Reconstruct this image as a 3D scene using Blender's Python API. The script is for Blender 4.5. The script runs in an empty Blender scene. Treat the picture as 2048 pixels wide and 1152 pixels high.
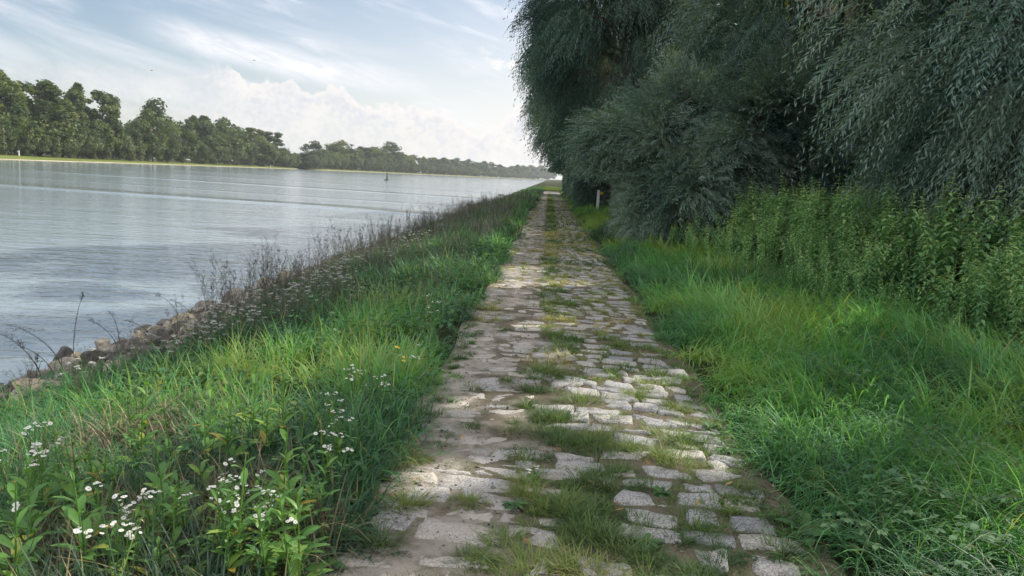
import bpy, bmesh, math
import numpy as np
from mathutils import Matrix, Vector
PI = math.pi
S = bpy.context.scene
COL = S.collection

# ------------------------------------------------------------------ camera
F = 1480.0; CX, CY = 1024.0, 576.0
VPX, VPY, ROLL = 1100.0, 358.0, math.radians(3.0)
CAMZ = 1.60
WATER = -1.20
_v = np.array([(VPX-CX)/F, (CY-VPY)/F, -1.0]); _v /= np.linalg.norm(_v)
_e = np.array([math.sin(ROLL*1.125), math.cos(ROLL*1.125), 0.0])   # so that the horizon itself slopes by ROLL
_u = _e - _e.dot(_v)*_v; _u /= np.linalg.norm(_u)
_x = np.cross(_v, _u)
RW = np.array([_x, _v, _u])               # rows: world axes in camera space -> RW @ c = world
cam_d = bpy.data.cameras.new('camera'); cam = bpy.data.objects.new('camera', cam_d); COL.objects.link(cam)
cam_d.sensor_width = 36.0; cam_d.lens = F/2048*36.0; cam_d.clip_start = .05; cam_d.clip_end = 9000
M4 = Matrix([[*RW[0], 0], [*RW[1], 0], [*RW[2], CAMZ], [0, 0, 0, 1]])
cam.matrix_world = M4
S.camera = cam

def ray(px, py):
    c = np.array([(px-CX)/F, (CY-py)/F, -1.0]); d = RW @ c
    return d/np.linalg.norm(d)
def at_y(px, py, Y):
    d = ray(px, py); return np.array([0, 0, CAMZ]) + d*(Y/d[1])
def at_z(px, py, z):
    d = ray(px, py); return np.array([0, 0, CAMZ]) + d*((z-CAMZ)/d[2])
def azel(px, py):
    d = ray(px, py); return math.degrees(math.atan2(d[0], d[1])), math.degrees(math.asin(d[2]))
def hor_y(px):
    return VPY + (px-VPX)*math.tan(ROLL)

# ------------------------------------------------------------------ numpy helpers
def R(seed): return np.random.default_rng(seed)
def _hash(i, j, k, seed):
    with np.errstate(over='ignore'):
        h = (i.astype(np.int64)*374761393 + j.astype(np.int64)*668265263 + k.astype(np.int64)*2147483647 + seed*1274126177) & 0xFFFFFFFF
        h = ((h ^ (h >> 13))*1274126177) & 0xFFFFFFFF
        h = (h ^ (h >> 16)) & 0xFFFFFFFF
    return h.astype(np.float64)/4294967295.0
def vnoise(P, scale=1.0, seed=0):
    P = np.atleast_2d(np.asarray(P, float))*scale
    if P.shape[1] == 2: P = np.column_stack([P, np.zeros(len(P))])
    I = np.floor(P).astype(np.int64); f = P-I; f = f*f*(3-2*f)
    out = 0
    for a in (0, 1):
        for b in (0, 1):
            for c in (0, 1):
                w = (f[:, 0] if a else 1-f[:, 0])*(f[:, 1] if b else 1-f[:, 1])*(f[:, 2] if c else 1-f[:, 2])
                out = out + w*_hash(I[:, 0]+a, I[:, 1]+b, I[:, 2]+c, seed)
    return out
def fbm(P, scale=1.0, seed=0, o=3):
    s = 0; a = 1; n = 0
    for k in range(o):
        s = s + a*vnoise(P, scale*2**k, seed+k*17); n += a; a *= .5
    return s/n
def nrm(a): return a/np.maximum(np.linalg.norm(a, axis=-1, keepdims=True), 1e-9)

class Bag:
    """collects vertex/quad arrays with a per-vertex rnd attribute"""
    def __init__(s): s.v = []; s.q = []; s.r = []; s.n = 0
    def add(s, v, q, r=None):
        v = np.asarray(v, float).reshape(-1, 3); q = np.asarray(q, np.int64).reshape(-1, 4)
        s.v.append(v); s.q.append(q+s.n); s.n += len(v)
        s.r.append(np.full(len(v), .5) if r is None else np.broadcast_to(np.asarray(r, float), (len(v),)))
    def mesh(s, name, mat, smooth=True, mats=None, mi=None):
        V = np.concatenate(s.v) if s.v else np.zeros((0, 3)); Q = np.concatenate(s.q) if s.q else np.zeros((0, 4), int)
        m = bpy.data.meshes.new(name)
        m.vertices.add(len(V)); m.vertices.foreach_set('co', V.astype(np.float32).ravel())
        m.loops.add(len(Q)*4); m.loops.foreach_set('vertex_index', Q.astype(np.int32).ravel())
        m.polygons.add(len(Q)); m.polygons.foreach_set('loop_start', np.arange(0, len(Q)*4, 4, dtype=np.int32))
        m.polygons.foreach_set('use_smooth', np.full(len(Q), smooth))
        a = m.attributes.new('rnd', 'FLOAT', 'POINT'); a.data.foreach_set('value', np.concatenate(s.r).astype(np.float32) if s.r else np.zeros(0, np.float32))
        for x in (mats or [mat]): m.materials.append(x)
        if mi is not None: m.polygons.foreach_set('material_index', np.asarray(mi, np.int32))
        m.update(calc_edges=True)
        return m

def link(name, data, parent=None, loc=None):
    o = bpy.data.objects.new(name, data); COL.objects.link(o)
    if parent is not None: o.parent = parent
    if loc is not None: o.location = loc
    return o
def tag(o, label=None, cat=None, group=None, kind=None):
    if label: o['label'] = label
    if cat: o['category'] = cat
    if group: o['group'] = group
    if kind: o['kind'] = kind
    return o
def empty(name, loc=(0, 0, 0), rz=0.0):
    o = bpy.data.objects.new(name, None); COL.objects.link(o); o.location = loc; o.rotation_euler = (0, 0, rz); o.empty_display_size = .2
    return o
def copy_thing(root, loc, rz=0.0, sc=(1, 1, 1), label=None, group=None):
    r = root.copy(); COL.objects.link(r); r.location = loc; r.rotation_euler = (0, 0, rz); r.scale = sc
    if label: r['label'] = label
    if group: r['group'] = group
    for ch in list(root.children):
        c = ch.copy(); COL.objects.link(c); c.parent = r
        for g in list(ch.children):
            d = g.copy(); COL.objects.link(d); d.parent = c
    return r

def tube(bag, pts, rad, sides=6, r=.5):
    pts = np.asarray(pts, float); n = len(pts); rad = np.broadcast_to(np.asarray(rad, float), (n,))
    t = nrm(np.gradient(pts, axis=0))
    ref = np.array([.31, .17, 1.0]) if abs(t[0][2]) < .8 else np.array([1.0, .2, .1])
    a = nrm(np.cross(t, ref)); b = np.cross(t, a)
    th = np.arange(sides)/sides*2*PI
    V = pts[:, None, :] + rad[:, None, None]*(np.cos(th)[None, :, None]*a[:, None, :] + np.sin(th)[None, :, None]*b[:, None, :])
    i = np.arange(n-1)[:, None]*sides; j = np.arange(sides)[None, :]; k = (j+1) % sides
    q = np.stack([i+j, i+k, i+k+sides, i+j+sides], -1).reshape(-1, 4)
    bag.add(V.reshape(-1, 3), q, r)

def blades(bag, root, az, L, lean, curve, W, seg=4, rnd=None, tipw=.06):
    """vectorised grass blades: arcs starting at lean (rad from vertical) and bending by curve"""
    n = len(root); s = np.linspace(0, 1, seg+1)
    L = np.broadcast_to(L, (n,)); lean = np.broadcast_to(lean, (n,)); curve = np.broadcast_to(curve, (n,)); W = np.broadcast_to(W, (n,))
    th = lean[:, None]+curve[:, None]*((s[:-1]+s[1:])/2)[None, :]
    d = np.stack([np.sin(th)*np.cos(az)[:, None], np.sin(th)*np.sin(az)[:, None], np.cos(th)], -1)*(L/seg)[:, None, None]
    P = np.concatenate([np.zeros((n, 1, 3)), np.cumsum(d, 1)], 1)+root[:, None, :]
    wv = np.stack([-np.sin(az), np.cos(az), np.zeros(n)], -1)
    w = (W[:, None]*(tipw+(1-tipw)*np.clip(1-s**2.2, 0, 1))[None, :])*.5
    A = P-wv[:, None, :]*w[..., None]; B = P+wv[:, None, :]*w[..., None]
    V = np.stack([A, B], 2).reshape(-1, 3)
    base = (np.arange(n)*(seg+1)*2)[:, None]; k = (np.arange(seg)*2)[None, :]
    q = np.stack([base+k, base+k+1, base+k+3, base+k+2], -1).reshape(-1, 4)
    r = np.repeat(rnd if rnd is not None else np.full(n, .5), (seg+1)*2)
    bag.add(V, q, r)

def leaves(bag, base, d, nr, L, W, curl=.5, fold=.25, prof=((0, .06), (.3, .95), (.65, .75), (1, .03)), rnd=None):
    """broad leaves: rows across a midrib, folded and curling down"""
    n = len(base); s = np.array([p[0] for p in prof]); w = np.array([p[1] for p in prof]); m = len(s)
    L = np.broadcast_to(L, (n,)); W = np.broadcast_to(W, (n,)); curl = np.broadcast_to(curl, (n,))
    d = nrm(d); side = nrm(np.cross(d, nr)); up = np.cross(side, d)
    th = curl[:, None]*s[None, :]
    x = L[:, None]*np.where(np.abs(th) > 1e-4, np.sin(th)/np.where(np.abs(th) > 1e-4, th, 1), 1)*s[None, :]
    z = -L[:, None]*s[None, :]*np.where(np.abs(th) > 1e-4, (1-np.cos(th))/np.where(np.abs(th) > 1e-4, th, 1), 0)
    mid = base[:, None]+x[..., None]*d[:, None]+z[..., None]*up[:, None]
    hw = (W[:, None]*w[None, :]*.5)
    lf = hw[..., None]*side[:, None]; lift = (hw*fold)[..., None]*up[:, None]
    V = np.stack([mid-lf+lift, mid, mid+lf+lift], 2).reshape(-1, 3)
    b = (np.arange(n)*m*3)[:, None]; k = (np.arange(m-1)*3)[None, :]
    q1 = np.stack([b+k, b+k+1, b+k+4, b+k+3], -1).reshape(-1, 4); q2 = np.stack([b+k+1, b+k+2, b+k+5, b+k+4], -1).reshape(-1, 4)
    bag.add(V, np.concatenate([q1, q2]), np.repeat(rnd if rnd is not None else np.full(n, .5), m*3))

def lances(bag, base, d, nr, L, W, rnd, fold=.25):
    """narrow leaves as one folded quad each"""
    d = nrm(d); side = nrm(np.cross(d, nr)); up = np.cross(side, d)
    L = np.broadcast_to(L, (len(base),))[:, None]; W = np.broadcast_to(W, (len(base),))[:, None]
    mid = base+d*L*.45-up*W*fold
    tip = base+d*L-up*L*.12
    V = np.stack([base, mid+side*W*.5, tip, mid-side*W*.5], 1).reshape(-1, 3)
    q = np.arange(len(base)*4).reshape(-1, 4)
    bag.add(V, q, np.repeat(rnd, 4))

# ------------------------------------------------------------------ materials
def newmat(name):
    m = bpy.data.materials.new(name); m.use_nodes = True; nt = m.node_tree
    for n in list(nt.nodes): nt.nodes.remove(n)
    return m, nt, nt.nodes, nt.links
def N(nt, t, **kw):
    n = nt.nodes.new(t)
    for k, v in kw.items():
        if k in ('op',): n.operation = v
        elif k == 'i':
            for a, b in v.items(): n.inputs[a].default_value = b
        else: setattr(n, k, v)
    return n
def ramp(nt, stops, fac=None):
    n = nt.nodes.new('ShaderNodeValToRGB'); el = n.color_ramp.elements
    while len(el) < len(stops): el.new(.5)
    for e, (p, c) in zip(el, stops): e.position = p; e.color = (*c, 1) if len(c) == 3 else c
    if fac is not None: nt.links.new(fac, n.inputs[0])
    return n
def math_(nt, op, a, b=None, c=None):
    n = nt.nodes.new('ShaderNodeMath'); n.operation = op
    for i, v in enumerate((a, b, c)):
        if v is None: continue
        if isinstance(v, (int, float)): n.inputs[i].default_value = v
        else: nt.links.new(v, n.inputs[i])
    return n.outputs[0]
def noise(nt, vec=None, scale=5.0, detail=3.0, rough=.55, dist=0.0):
    n = nt.nodes.new('ShaderNodeTexNoise'); n.inputs['Scale'].default_value = scale; n.inputs['Detail'].default_value = detail
    n.inputs['Roughness'].default_value = rough; n.inputs['Distortion'].default_value = dist
    if vec is not None: nt.links.new(vec, n.inputs['Vector'])
    return n.outputs['Fac']
def mixc(nt, fac, a, b):
    n = nt.nodes.new('ShaderNodeMix'); n.data_type = 'RGBA'
    for s, v in ((n.inputs[0], fac), (n.inputs[6], a), (n.inputs[7], b)):
        if isinstance(v, (int, float)): s.default_value = v
        elif isinstance(v, tuple): s.default_value = (*v, 1)
        else: nt.links.new(v, s)
    return n.outputs[2]

def leafmat(name, stops, trans=.35, tcol=(1.3, 1.25, .5), rough=.5, spec=.3, objvar=.12):
    m, nt, nd, lk = newmat(name)
    a = N(nt, 'ShaderNodeAttribute', attribute_name='rnd')
    oi = N(nt, 'ShaderNodeObjectInfo')
    f = math_(nt, 'ADD', a.outputs['Fac'], math_(nt, 'MULTIPLY', math_(nt, 'SUBTRACT', oi.outputs['Random'], .5), objvar*2))
    c = ramp(nt, stops, f).outputs[0]
    p = N(nt, 'ShaderNodeBsdfPrincipled'); p.inputs['Roughness'].default_value = rough; p.inputs['Specular IOR Level'].default_value = spec
    lk.new(c, p.inputs['Base Color'])
    t = N(nt, 'ShaderNodeBsdfTranslucent')
    mx = N(nt, 'ShaderNodeMix', data_type='RGBA', blend_type='MULTIPLY'); mx.inputs[0].default_value = 1
    lk.new(c, mx.inputs[6]); mx.inputs[7].default_value = (*tcol, 1); lk.new(mx.outputs[2], t.inputs['Color'])
    s = N(nt, 'ShaderNodeMixShader'); s.inputs[0].default_value = trans
    lk.new(p.outputs[0], s.inputs[1]); lk.new(t.outputs[0], s.inputs[2])
    o = N(nt, 'ShaderNodeOutputMaterial'); lk.new(s.outputs[0], o.inputs[0])
    return m
def plainmat(name, col, col2=None, scale=20, rough=.7, bump=0.0, bscale=60, metal=0):
    m, nt, nd, lk = newmat(name)
    p = N(nt, 'ShaderNodeBsdfPrincipled'); p.inputs['Roughness'].default_value = rough; p.inputs['Metallic'].default_value = metal
    tc = N(nt, 'ShaderNodeTexCoord').outputs['Object']
    if col2: lk.new(mixc(nt, noise(nt, tc, scale, 4), col, col2), p.inputs['Base Color'])
    else: p.inputs['Base Color'].default_value = (*col, 1)
    if bump:
        b = N(nt, 'ShaderNodeBump'); b.inputs['Strength'].default_value = 1; b.inputs['Distance'].default_value = bump
        lk.new(noise(nt, tc, bscale, 4), b.inputs['Height']); lk.new(b.outputs[0], p.inputs['Normal'])
    o = N(nt, 'ShaderNodeOutputMaterial'); lk.new(p.outputs[0], o.inputs[0])
    return m

MAT = {}
MAT['grass'] = leafmat('grass_blade', [(0, (.050, .088, .064)), (.3, (.072, .185, .098)), (.55, (.12, .31, .115)), (.8, (.17, .41, .115)), (.88, (.30, .36, .12)), (1, (.40, .33, .17))], .40)
MAT['tuft'] = leafmat('path_grass_blade', [(0, (.05, .10, .04)), (.4, (.12, .20, .06)), (.75, (.24, .28, .08)), (1, (.36, .30, .15))], .35)
MAT['straw'] = leafmat('dry_stalk', [(0, (.10, .085, .055)), (.5, (.17, .14, .085)), (1, (.28, .23, .14))], .2, (1.1, 1, .8))
MAT['dry'] = leafmat('dry_weed', [(0, (.085, .087, .072)), (.5, (.15, .15, .118)), (1, (.22, .215, .155))], .2, (1.1, 1, .8))
MAT['willow'] = leafmat('willow_leaf', [(0, (.026, .062, .060)), (.5, (.074, .138, .124)), (1, (.20, .285, .25))], .28, (1.5, 1.35, .35), .5, .16)
MAT['back'] = leafmat('broad_leaf', [(0, (.035, .055, .02)), (.5, (.06, .085, .025)), (1, (.10, .12, .03))], .3, (1.9, 1.6, .3), .5, .3)
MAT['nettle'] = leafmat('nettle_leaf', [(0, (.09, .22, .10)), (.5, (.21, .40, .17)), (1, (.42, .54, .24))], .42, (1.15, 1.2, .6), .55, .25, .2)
MAT['nstem'] = leafmat('nettle_stem', [(0, (.08, .13, .05)), (1, (.14, .18, .07))], .1)
MAT['broad'] = leafmat('herb_leaf', [(0, (.05, .12, .045)), (.45, (.11, .25, .06)), (.8, (.22, .36, .07)), (1, (.42, .33, .06))], .35, (1.25, 1.2, .4), .45, .35)
MAT['bramble'] = leafmat('bramble_leaf', [(0, (.03, .08, .04)), (.6, (.065, .15, .07)), (1, (.12, .19, .08))], .28, (1.2, 1.2, .5), .6, .1)
MAT['greyweed'] = leafmat('grey_weed_leaf', [(0, (.05, .085, .06)), (.5, (.095, .15, .095)), (1, (.17, .21, .12))], .3, (1.2, 1.2, .6), .6, .15)
MAT['dock'] = leafmat('dock_leaf', [(0, (.035, .09, .045)), (.6, (.075, .17, .06)), (1, (.2, .2, .08))], .28, (1.2, 1.2, .5), .55, .18)
MAT['far'] = leafmat('far_foliage', [(0, (.032, .06, .026)), (.5, (.07, .108, .036)), (1, (.15, .18, .05))], .25, (1.4, 1.3, .4), .6, .2, .3)
MAT['farwillow'] = leafmat('far_willow_foliage', [(0, (.05, .075, .04)), (.5, (.09, .12, .058)), (1, (.15, .175, .085))], .25, (1.3, 1.2, .5), .6, .2, .25)
MAT['stalk'] = leafmat('dark_stalk', [(0, (.04, .038, .03)), (1, (.09, .08, .055))], .15)
MAT['bark'] = plainmat('bark', (.07, .055, .042), (.16, .135, .10), 9, .9, .01, 30)
MAT['petal'] = plainmat('white_petal', (.60, .60, .60), None, rough=.6)
MAT['centre'] = plainmat('flower_centre', (.55, .45, .12), (.42, .36, .10), 200, .7)
MAT['yellow'] = plainmat('yellow_petal', (.75, .52, .04), None, rough=.6)
MAT['yarrow'] = plainmat('yarrow_head', (.42, .43, .41), (.28, .29, .26), 60, .8)
MAT['wpaint'] = plainmat('white_paint', (.72, .74, .76), (.52, .54, .55), 14, .6, .002, 40)
MAT['ypaint'] = plainmat('yellow_paint', (.62, .40, .06), (.5, .31, .05), 12, .5)
MAT['dpaint'] = plainmat('dark_paint', (.03, .03, .035), None, rough=.6)
MAT['gpaint'] = plainmat('green_paint', (.008, .045, .032), (.012, .06, .045), 6, .45)
MAT['wsign'] = plainmat('white_board', (.80, .80, .78), None, rough=.6)
MAT['feather'] = plainmat('brown_feather', (.07, .055, .04), (.14, .11, .08), 40, .8)
MAT['dfeather'] = plainmat('dark_feather', (.03, .03, .03), None, rough=.7)
MAT['deadleaf'] = leafmat('fallen_leaf', [(0, (.22, .10, .045)), (1, (.38, .24, .12))], .2)

def stone_mat():
    m, nt, nd, lk = newmat('granite_paving')
    tc = N(nt, 'ShaderNodeTexCoord').outputs['Object']
    a = N(nt, 'ShaderNodeAttribute', attribute_name='rnd').outputs['Fac']
    g = ramp(nt, [(0, (.19, .20, .23)), (.5, (.30, .30, .30)), (1, (.40, .375, .34))], a).outputs[0]
    sp = ramp(nt, [(.36, (.10, .10, .13)), (.50, (1, 1, 1)), (.60, (1.45, 1.45, 1.45))], noise(nt, tc, 105, 4, .75)).outputs[0]
    mx = N(nt, 'ShaderNodeMix', data_type='RGBA', blend_type='MULTIPLY'); mx.inputs[0].default_value = .95
    lk.new(g, mx.inputs[6]); lk.new(sp, mx.inputs[7])
    # dusty sand film lying in patches on the stones, most of all on the worn left wheel track
    sx = N(nt, 'ShaderNodeSeparateXYZ'); lk.new(tc, sx.inputs[0])
    tr = ramp(nt, [(0, (1, 1, 1)), (.42, (.95, .95, .95)), (.60, (.42, .42, .42)), (1, (.35, .35, .35))], math_(nt, 'MULTIPLY_ADD', sx.outputs[0], .5, .45)).outputs[0]
    pt = ramp(nt, [(.36, (0, 0, 0)), (.60, (1, 1, 1))], noise(nt, tc, 2.1, 6, .7)).outputs[0]
    fac = math_(nt, 'MULTIPLY', math_(nt, 'MULTIPLY', tr, pt), .85)
    col = mixc(nt, fac, mx.outputs[2], (.38, .34, .295))
    # old stains
    st = ramp(nt, [(.30, (.62, .60, .58)), (.48, (1, 1, 1))], noise(nt, tc, 5.5, 5, .6)).outputs[0]
    m2 = N(nt, 'ShaderNodeMix', data_type='RGBA', blend_type='MULTIPLY'); m2.inputs[0].default_value = 1
    lk.new(col, m2.inputs[6]); lk.new(st, m2.inputs[7])
    p = N(nt, 'ShaderNodeBsdfPrincipled'); p.inputs['Roughness'].default_value = .8; p.inputs['Specular IOR Level'].default_value = .3
    lk.new(m2.outputs[2], p.inputs['Base Color'])
    b = N(nt, 'ShaderNodeBump'); b.inputs['Distance'].default_value = .006; b.inputs['Strength'].default_value = .8
    lk.new(math_(nt, 'ADD', noise(nt, tc, 90, 4, .7), math_(nt, 'MULTIPLY', noise(nt, tc, 22, 4, .6), 3.0)), b.inputs['Height']); lk.new(b.outputs[0], p.inputs['Normal'])
    o = N(nt, 'ShaderNodeOutputMaterial'); lk.new(p.outputs[0], o.inputs[0])
    return m
MAT['stone'] = stone_mat()
def rock_mat():
    m, nt, nd, lk = newmat('riprap_rock')
    tc = N(nt, 'ShaderNodeTexCoord').outputs['Object']; oi = N(nt, 'ShaderNodeObjectInfo').outputs['Random']
    base = ramp(nt, [(0, (.095, .093, .092)), (.35, (.22, .21, .195)), (.75, (.35, .32, .265)), (1, (.48, .41, .30))], oi).outputs[0]
    v = ramp(nt, [(.3, (.45, .45, .45)), (.6, (1.15, 1.12, 1.08))], noise(nt, tc, 3.5, 6, .65)).outputs[0]
    mx = N(nt, 'ShaderNodeMix', data_type='RGBA', blend_type='MULTIPLY'); mx.inputs[0].default_value = 1
    lk.new(base, mx.inputs[6]); lk.new(v, mx.inputs[7])
    p = N(nt, 'ShaderNodeBsdfPrincipled'); p.inputs['Roughness'].default_value = .75
    lk.new(mx.outputs[2], p.inputs['Base Color'])
    b = N(nt, 'ShaderNodeBump'); b.inputs['Distance'].default_value = .05; b.inputs['Strength'].default_value = .7
    lk.new(noise(nt, tc, 8, 6, .65), b.inputs['Height']); lk.new(b.outputs[0], p.inputs['Normal'])
    o = N(nt, 'ShaderNodeOutputMaterial'); lk.new(p.outputs[0], o.inputs[0])
    return m
MAT['rock'] = rock_mat()
MAT['palerock'] = plainmat('pale_rock', (.30, .22, .14), (.50, .40, .27), 4, .8, .03, 9)

MAT['shingle2'] = leafmat('rubble_stone', [(0, (.07, .065, .06)), (.6, (.16, .14, .12)), (1, (.27, .23, .18))], 0.0, (1, 1, 1), .8)
def ground_mat(name, a, b, c, s1=1.2, s2=14, bump=.02):
    m, nt, nd, lk = newmat(name)
    tc = N(nt, 'ShaderNodeTexCoord').outputs['Object']
    n1 = noise(nt, tc, s1, 5, .6); n2 = noise(nt, tc, s2, 5, .65)
    col = mixc(nt, ramp(nt, [(.4, (0, 0, 0)), (.62, (1, 1, 1))], n1).outputs[0], a, b)
    col = mixc(nt, ramp(nt, [(.48, (0, 0, 0)), (.66, (1, 1, 1))], n2).outputs[0], col, c)
    p = N(nt, 'ShaderNodeBsdfPrincipled'); p.inputs['Roughness'].default_value = .95; p.inputs['Specular IOR Level'].default_value = .1
    lk.new(col, p.inputs['Base Color'])
    bp = N(nt, 'ShaderNodeBump'); bp.inputs['Distance'].default_value = bump
    lk.new(math_(nt, 'ADD', n2, noise(nt, tc, s2*7, 3, .6)), bp.inputs['Height']); lk.new(bp.outputs[0], p.inputs['Normal'])
    o = N(nt, 'ShaderNodeOutputMaterial'); lk.new(p.outputs[0], o.inputs[0])
    return m
MAT['soil'] = ground_mat('soil', (.030, .038, .018), (.055, .05, .03), (.035, .055, .02))
def path_bed():
    m, nt, nd, lk = newmat('path_bed'); tc = N(nt, 'ShaderNodeTexCoord').outputs['Object']
    sx = N(nt, 'ShaderNodeSeparateXYZ'); lk.new(tc, sx.inputs[0])
    tr = math_(nt, 'ADD', math_(nt, 'MULTIPLY_ADD', sx.outputs[0], -.42, -.02), math_(nt, 'MULTIPLY_ADD', noise(nt, tc, 2.2, 5, .6), 1.6, -.45))
    soil = mixc(nt, noise(nt, tc, 12, 5, .65), (.10, .085, .062), (.21, .18, .135))
    sand = mixc(nt, noise(nt, tc, 7, 5, .65), (.29, .26, .225), (.41, .37, .33))
    moss = ramp(nt, [(.52, (0, 0, 0)), (.64, (1, 1, 1))], noise(nt, tc, 6.3, 4, .6)).outputs[0]
    col = mixc(nt, smoothn(nt, tr, .30, .62), soil, sand)
    col = mixc(nt, math_(nt, 'MULTIPLY', moss, .55), col, (.075, .095, .035))
    p = N(nt, 'ShaderNodeBsdfPrincipled'); p.inputs['Roughness'].default_value = .95; p.inputs['Specular IOR Level'].default_value = .1; lk.new(col, p.inputs['Base Color'])
    b = N(nt, 'ShaderNodeBump'); b.inputs['Distance'].default_value = .015; lk.new(math_(nt, 'ADD', noise(nt, tc, 30, 4, .7), noise(nt, tc, 140, 2, .6)), b.inputs['Height']); lk.new(b.outputs[0], p.inputs['Normal'])
    o = N(nt, 'ShaderNodeOutputMaterial'); lk.new(p.outputs[0], o.inputs[0]); return m
def smoothn(nt, v, lo, hi):
    n = N(nt, 'ShaderNodeMapRange', interpolation_type='SMOOTHSTEP'); n.inputs[1].default_value = lo; n.inputs[2].default_value = hi; nt.links.new(v, n.inputs[0]); return n.outputs[0]
MAT['sand'] = path_bed()
MAT['shingle'] = ground_mat('bank_shingle', (.10, .085, .07), (.17, .14, .11), (.06, .055, .05), 2.5, 9, .06)
MAT['meadow'] = ground_mat('meadow', (.115, .145, .035), (.15, .165, .05), (.10, .135, .03), .05, .5, .1)
MAT['farsand'] = ground_mat('far_sand', (.42, .37, .30), (.30, .26, .20), (.36, .33, .28), .1, .9, .05)

def water_mat():
    m, nt, nd, lk = newmat('river_water')
    tc = N(nt, 'ShaderNodeTexCoord').outputs['Object']
    def mapped(sx, sy, rot=0):
        mp = N(nt, 'ShaderNodeMapping'); mp.inputs['Scale'].default_value = (sx, sy, 1); mp.inputs['Rotation'].default_value = (0, 0, rot)
        lk.new(tc, mp.inputs[0]); return mp.outputs[0]
    h1 = noise(nt, mapped(.9, 2.6, .08), 1.0, 3, .55, .3)      # ripples, crests roughly across the view
    h2 = noise(nt, mapped(.16, .55, -.1), 1.0, 3, .5, .4)      # longer swell
    h3 = noise(nt, mapped(5, 9, .3), 1.0, 2, .5)
    calm = ramp(nt, [(.35, (.5, .5, .5)), (.65, (1, 1, 1))], noise(nt, mapped(.02, .045, .15), 1.0, 3, .6, .6)).outputs[0]
    h = math_(nt, 'ADD', math_(nt, 'MULTIPLY', h1, .046), math_(nt, 'MULTIPLY', h2, .055))
    h = math_(nt, 'ADD', h, math_(nt, 'MULTIPLY', h3, .010))
    h = math_(nt, 'MULTIPLY', h, calm)
    # ship's wake: a few long low ridges crossing the stream
    sp = N(nt, 'ShaderNodeSeparateXYZ'); lk.new(tc, sp.inputs[0])
    wob = math_(nt, 'MULTIPLY', noise(nt, mapped(.02, .02), 1.0, 2), 9.0)
    yy = math_(nt, 'ADD', math_(nt, 'MULTIPLY_ADD', sp.outputs[0], .30, sp.outputs[1]), wob)
    for y0, wd, amp in ((52, 2.2, .20), (66, 1.2, .07), (92, 2.5, .22), (123, 2.5, .20), (165, 3, .2), (215, 4, .2), (290, 5, .2)):
        t = math_(nt, 'DIVIDE', math_(nt, 'SUBTRACT', yy, float(y0)), float(wd))
        g = math_(nt, 'POWER', 2.718, math_(nt, 'MULTIPLY', math_(nt, 'MULTIPLY', t, t), -1.0))
        h = math_(nt, 'ADD', h, math_(nt, 'MULTIPLY', g, amp))
    b = N(nt, 'ShaderNodeBump'); b.inputs['Strength'].default_value = 1; b.inputs['Distance'].default_value = 1.0
    lk.new(h, b.inputs['Height'])
    p = N(nt, 'ShaderNodeBsdfPrincipled'); p.inputs['Base Color'].default_value = (.19, .235, .265, 1); p.inputs['Roughness'].default_value = .08
    p.inputs['IOR'].default_value = 1.33
    lk.new(b.outputs[0], p.inputs['Normal'])
    o = N(nt, 'ShaderNodeOutputMaterial'); lk.new(p.outputs[0], o.inputs[0])
    return m
MAT['water'] = water_mat()

# ------------------------------------------------------------------ sun and sky
SUN_AZ, SUN_EL = 52.0, 38.0           # azimuth clockwise from +Y (path direction)
sd = np.array([math.sin(math.radians(SUN_AZ))*math.cos(math.radians(SUN_EL)), math.cos(math.radians(SUN_AZ))*math.cos(math.radians(SUN_EL)), math.sin(math.radians(SUN_EL))])
sl = bpy.data.lights.new('sun', 'SUN'); sl.energy = 4.8; sl.angle = math.radians(.53); sl.color = (1, .93, .80)
so = link('sun', sl); so.rotation_euler = Vector(sd).to_track_quat('Z', 'Y').to_euler()

W = bpy.data.worlds.new('World'); S.world = W; W.use_nodes = True; nt = W.node_tree; lk = nt.links
for n in list(nt.nodes): nt.nodes.remove(n)
sky = N(nt, 'ShaderNodeTexSky'); sky.sky_type = 'NISHITA'; sky.sun_disc = False
sky.sun_elevation = math.radians(SUN_EL); sky.sun_rotation = math.radians(SUN_AZ); sky.air_density = 1.0; sky.dust_density = 1.0; sky.ozone_density = 1.2
SKY = .085; FILL_CLB = 1.12
tcw = N(nt, 'ShaderNodeTexCoord').outputs['Generated']
sx = N(nt, 'ShaderNodeSeparateXYZ'); lk.new(tcw, sx.inputs[0])
az = math_(nt, 'MULTIPLY', math_(nt, 'ARCTAN2', sx.outputs[0], sx.outputs[1]), 180/PI)
el = math_(nt, 'MULTIPLY', math_(nt, 'ARCSINE', sx.outputs[2]), 180/PI)
cv = N(nt, 'ShaderNodeCombineXYZ'); lk.new(az, cv.inputs[0]); lk.new(el, cv.inputs[1]); cv = cv.outputs[0]
def wmap(vec, sx_, sy_, rot=0, loc=(0, 0, 0)):
    mp = N(nt, 'ShaderNodeMapping'); mp.vector_type = 'POINT'
    r1 = N(nt, 'ShaderNodeMapping'); r1.inputs['Rotation'].default_value = (0, 0, rot); lk.new(vec, r1.inputs[0])
    mp.inputs['Scale'].default_value = (sx_, sy_, 1); mp.inputs['Location'].default_value = loc; lk.new(r1.outputs[0], mp.inputs[0])
    return mp.outputs[0]
def smooth(v, lo, hi):
    n = N(nt, 'ShaderNodeMapRange', interpolation_type='SMOOTHSTEP')
    for i, a in ((1, lo), (2, hi)):
        if isinstance(a, (int, float)): n.inputs[i].default_value = a
        else: lk.new(a, n.inputs[i])
    lk.new(v, n.inputs[0]); return n.outputs[0]
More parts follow.
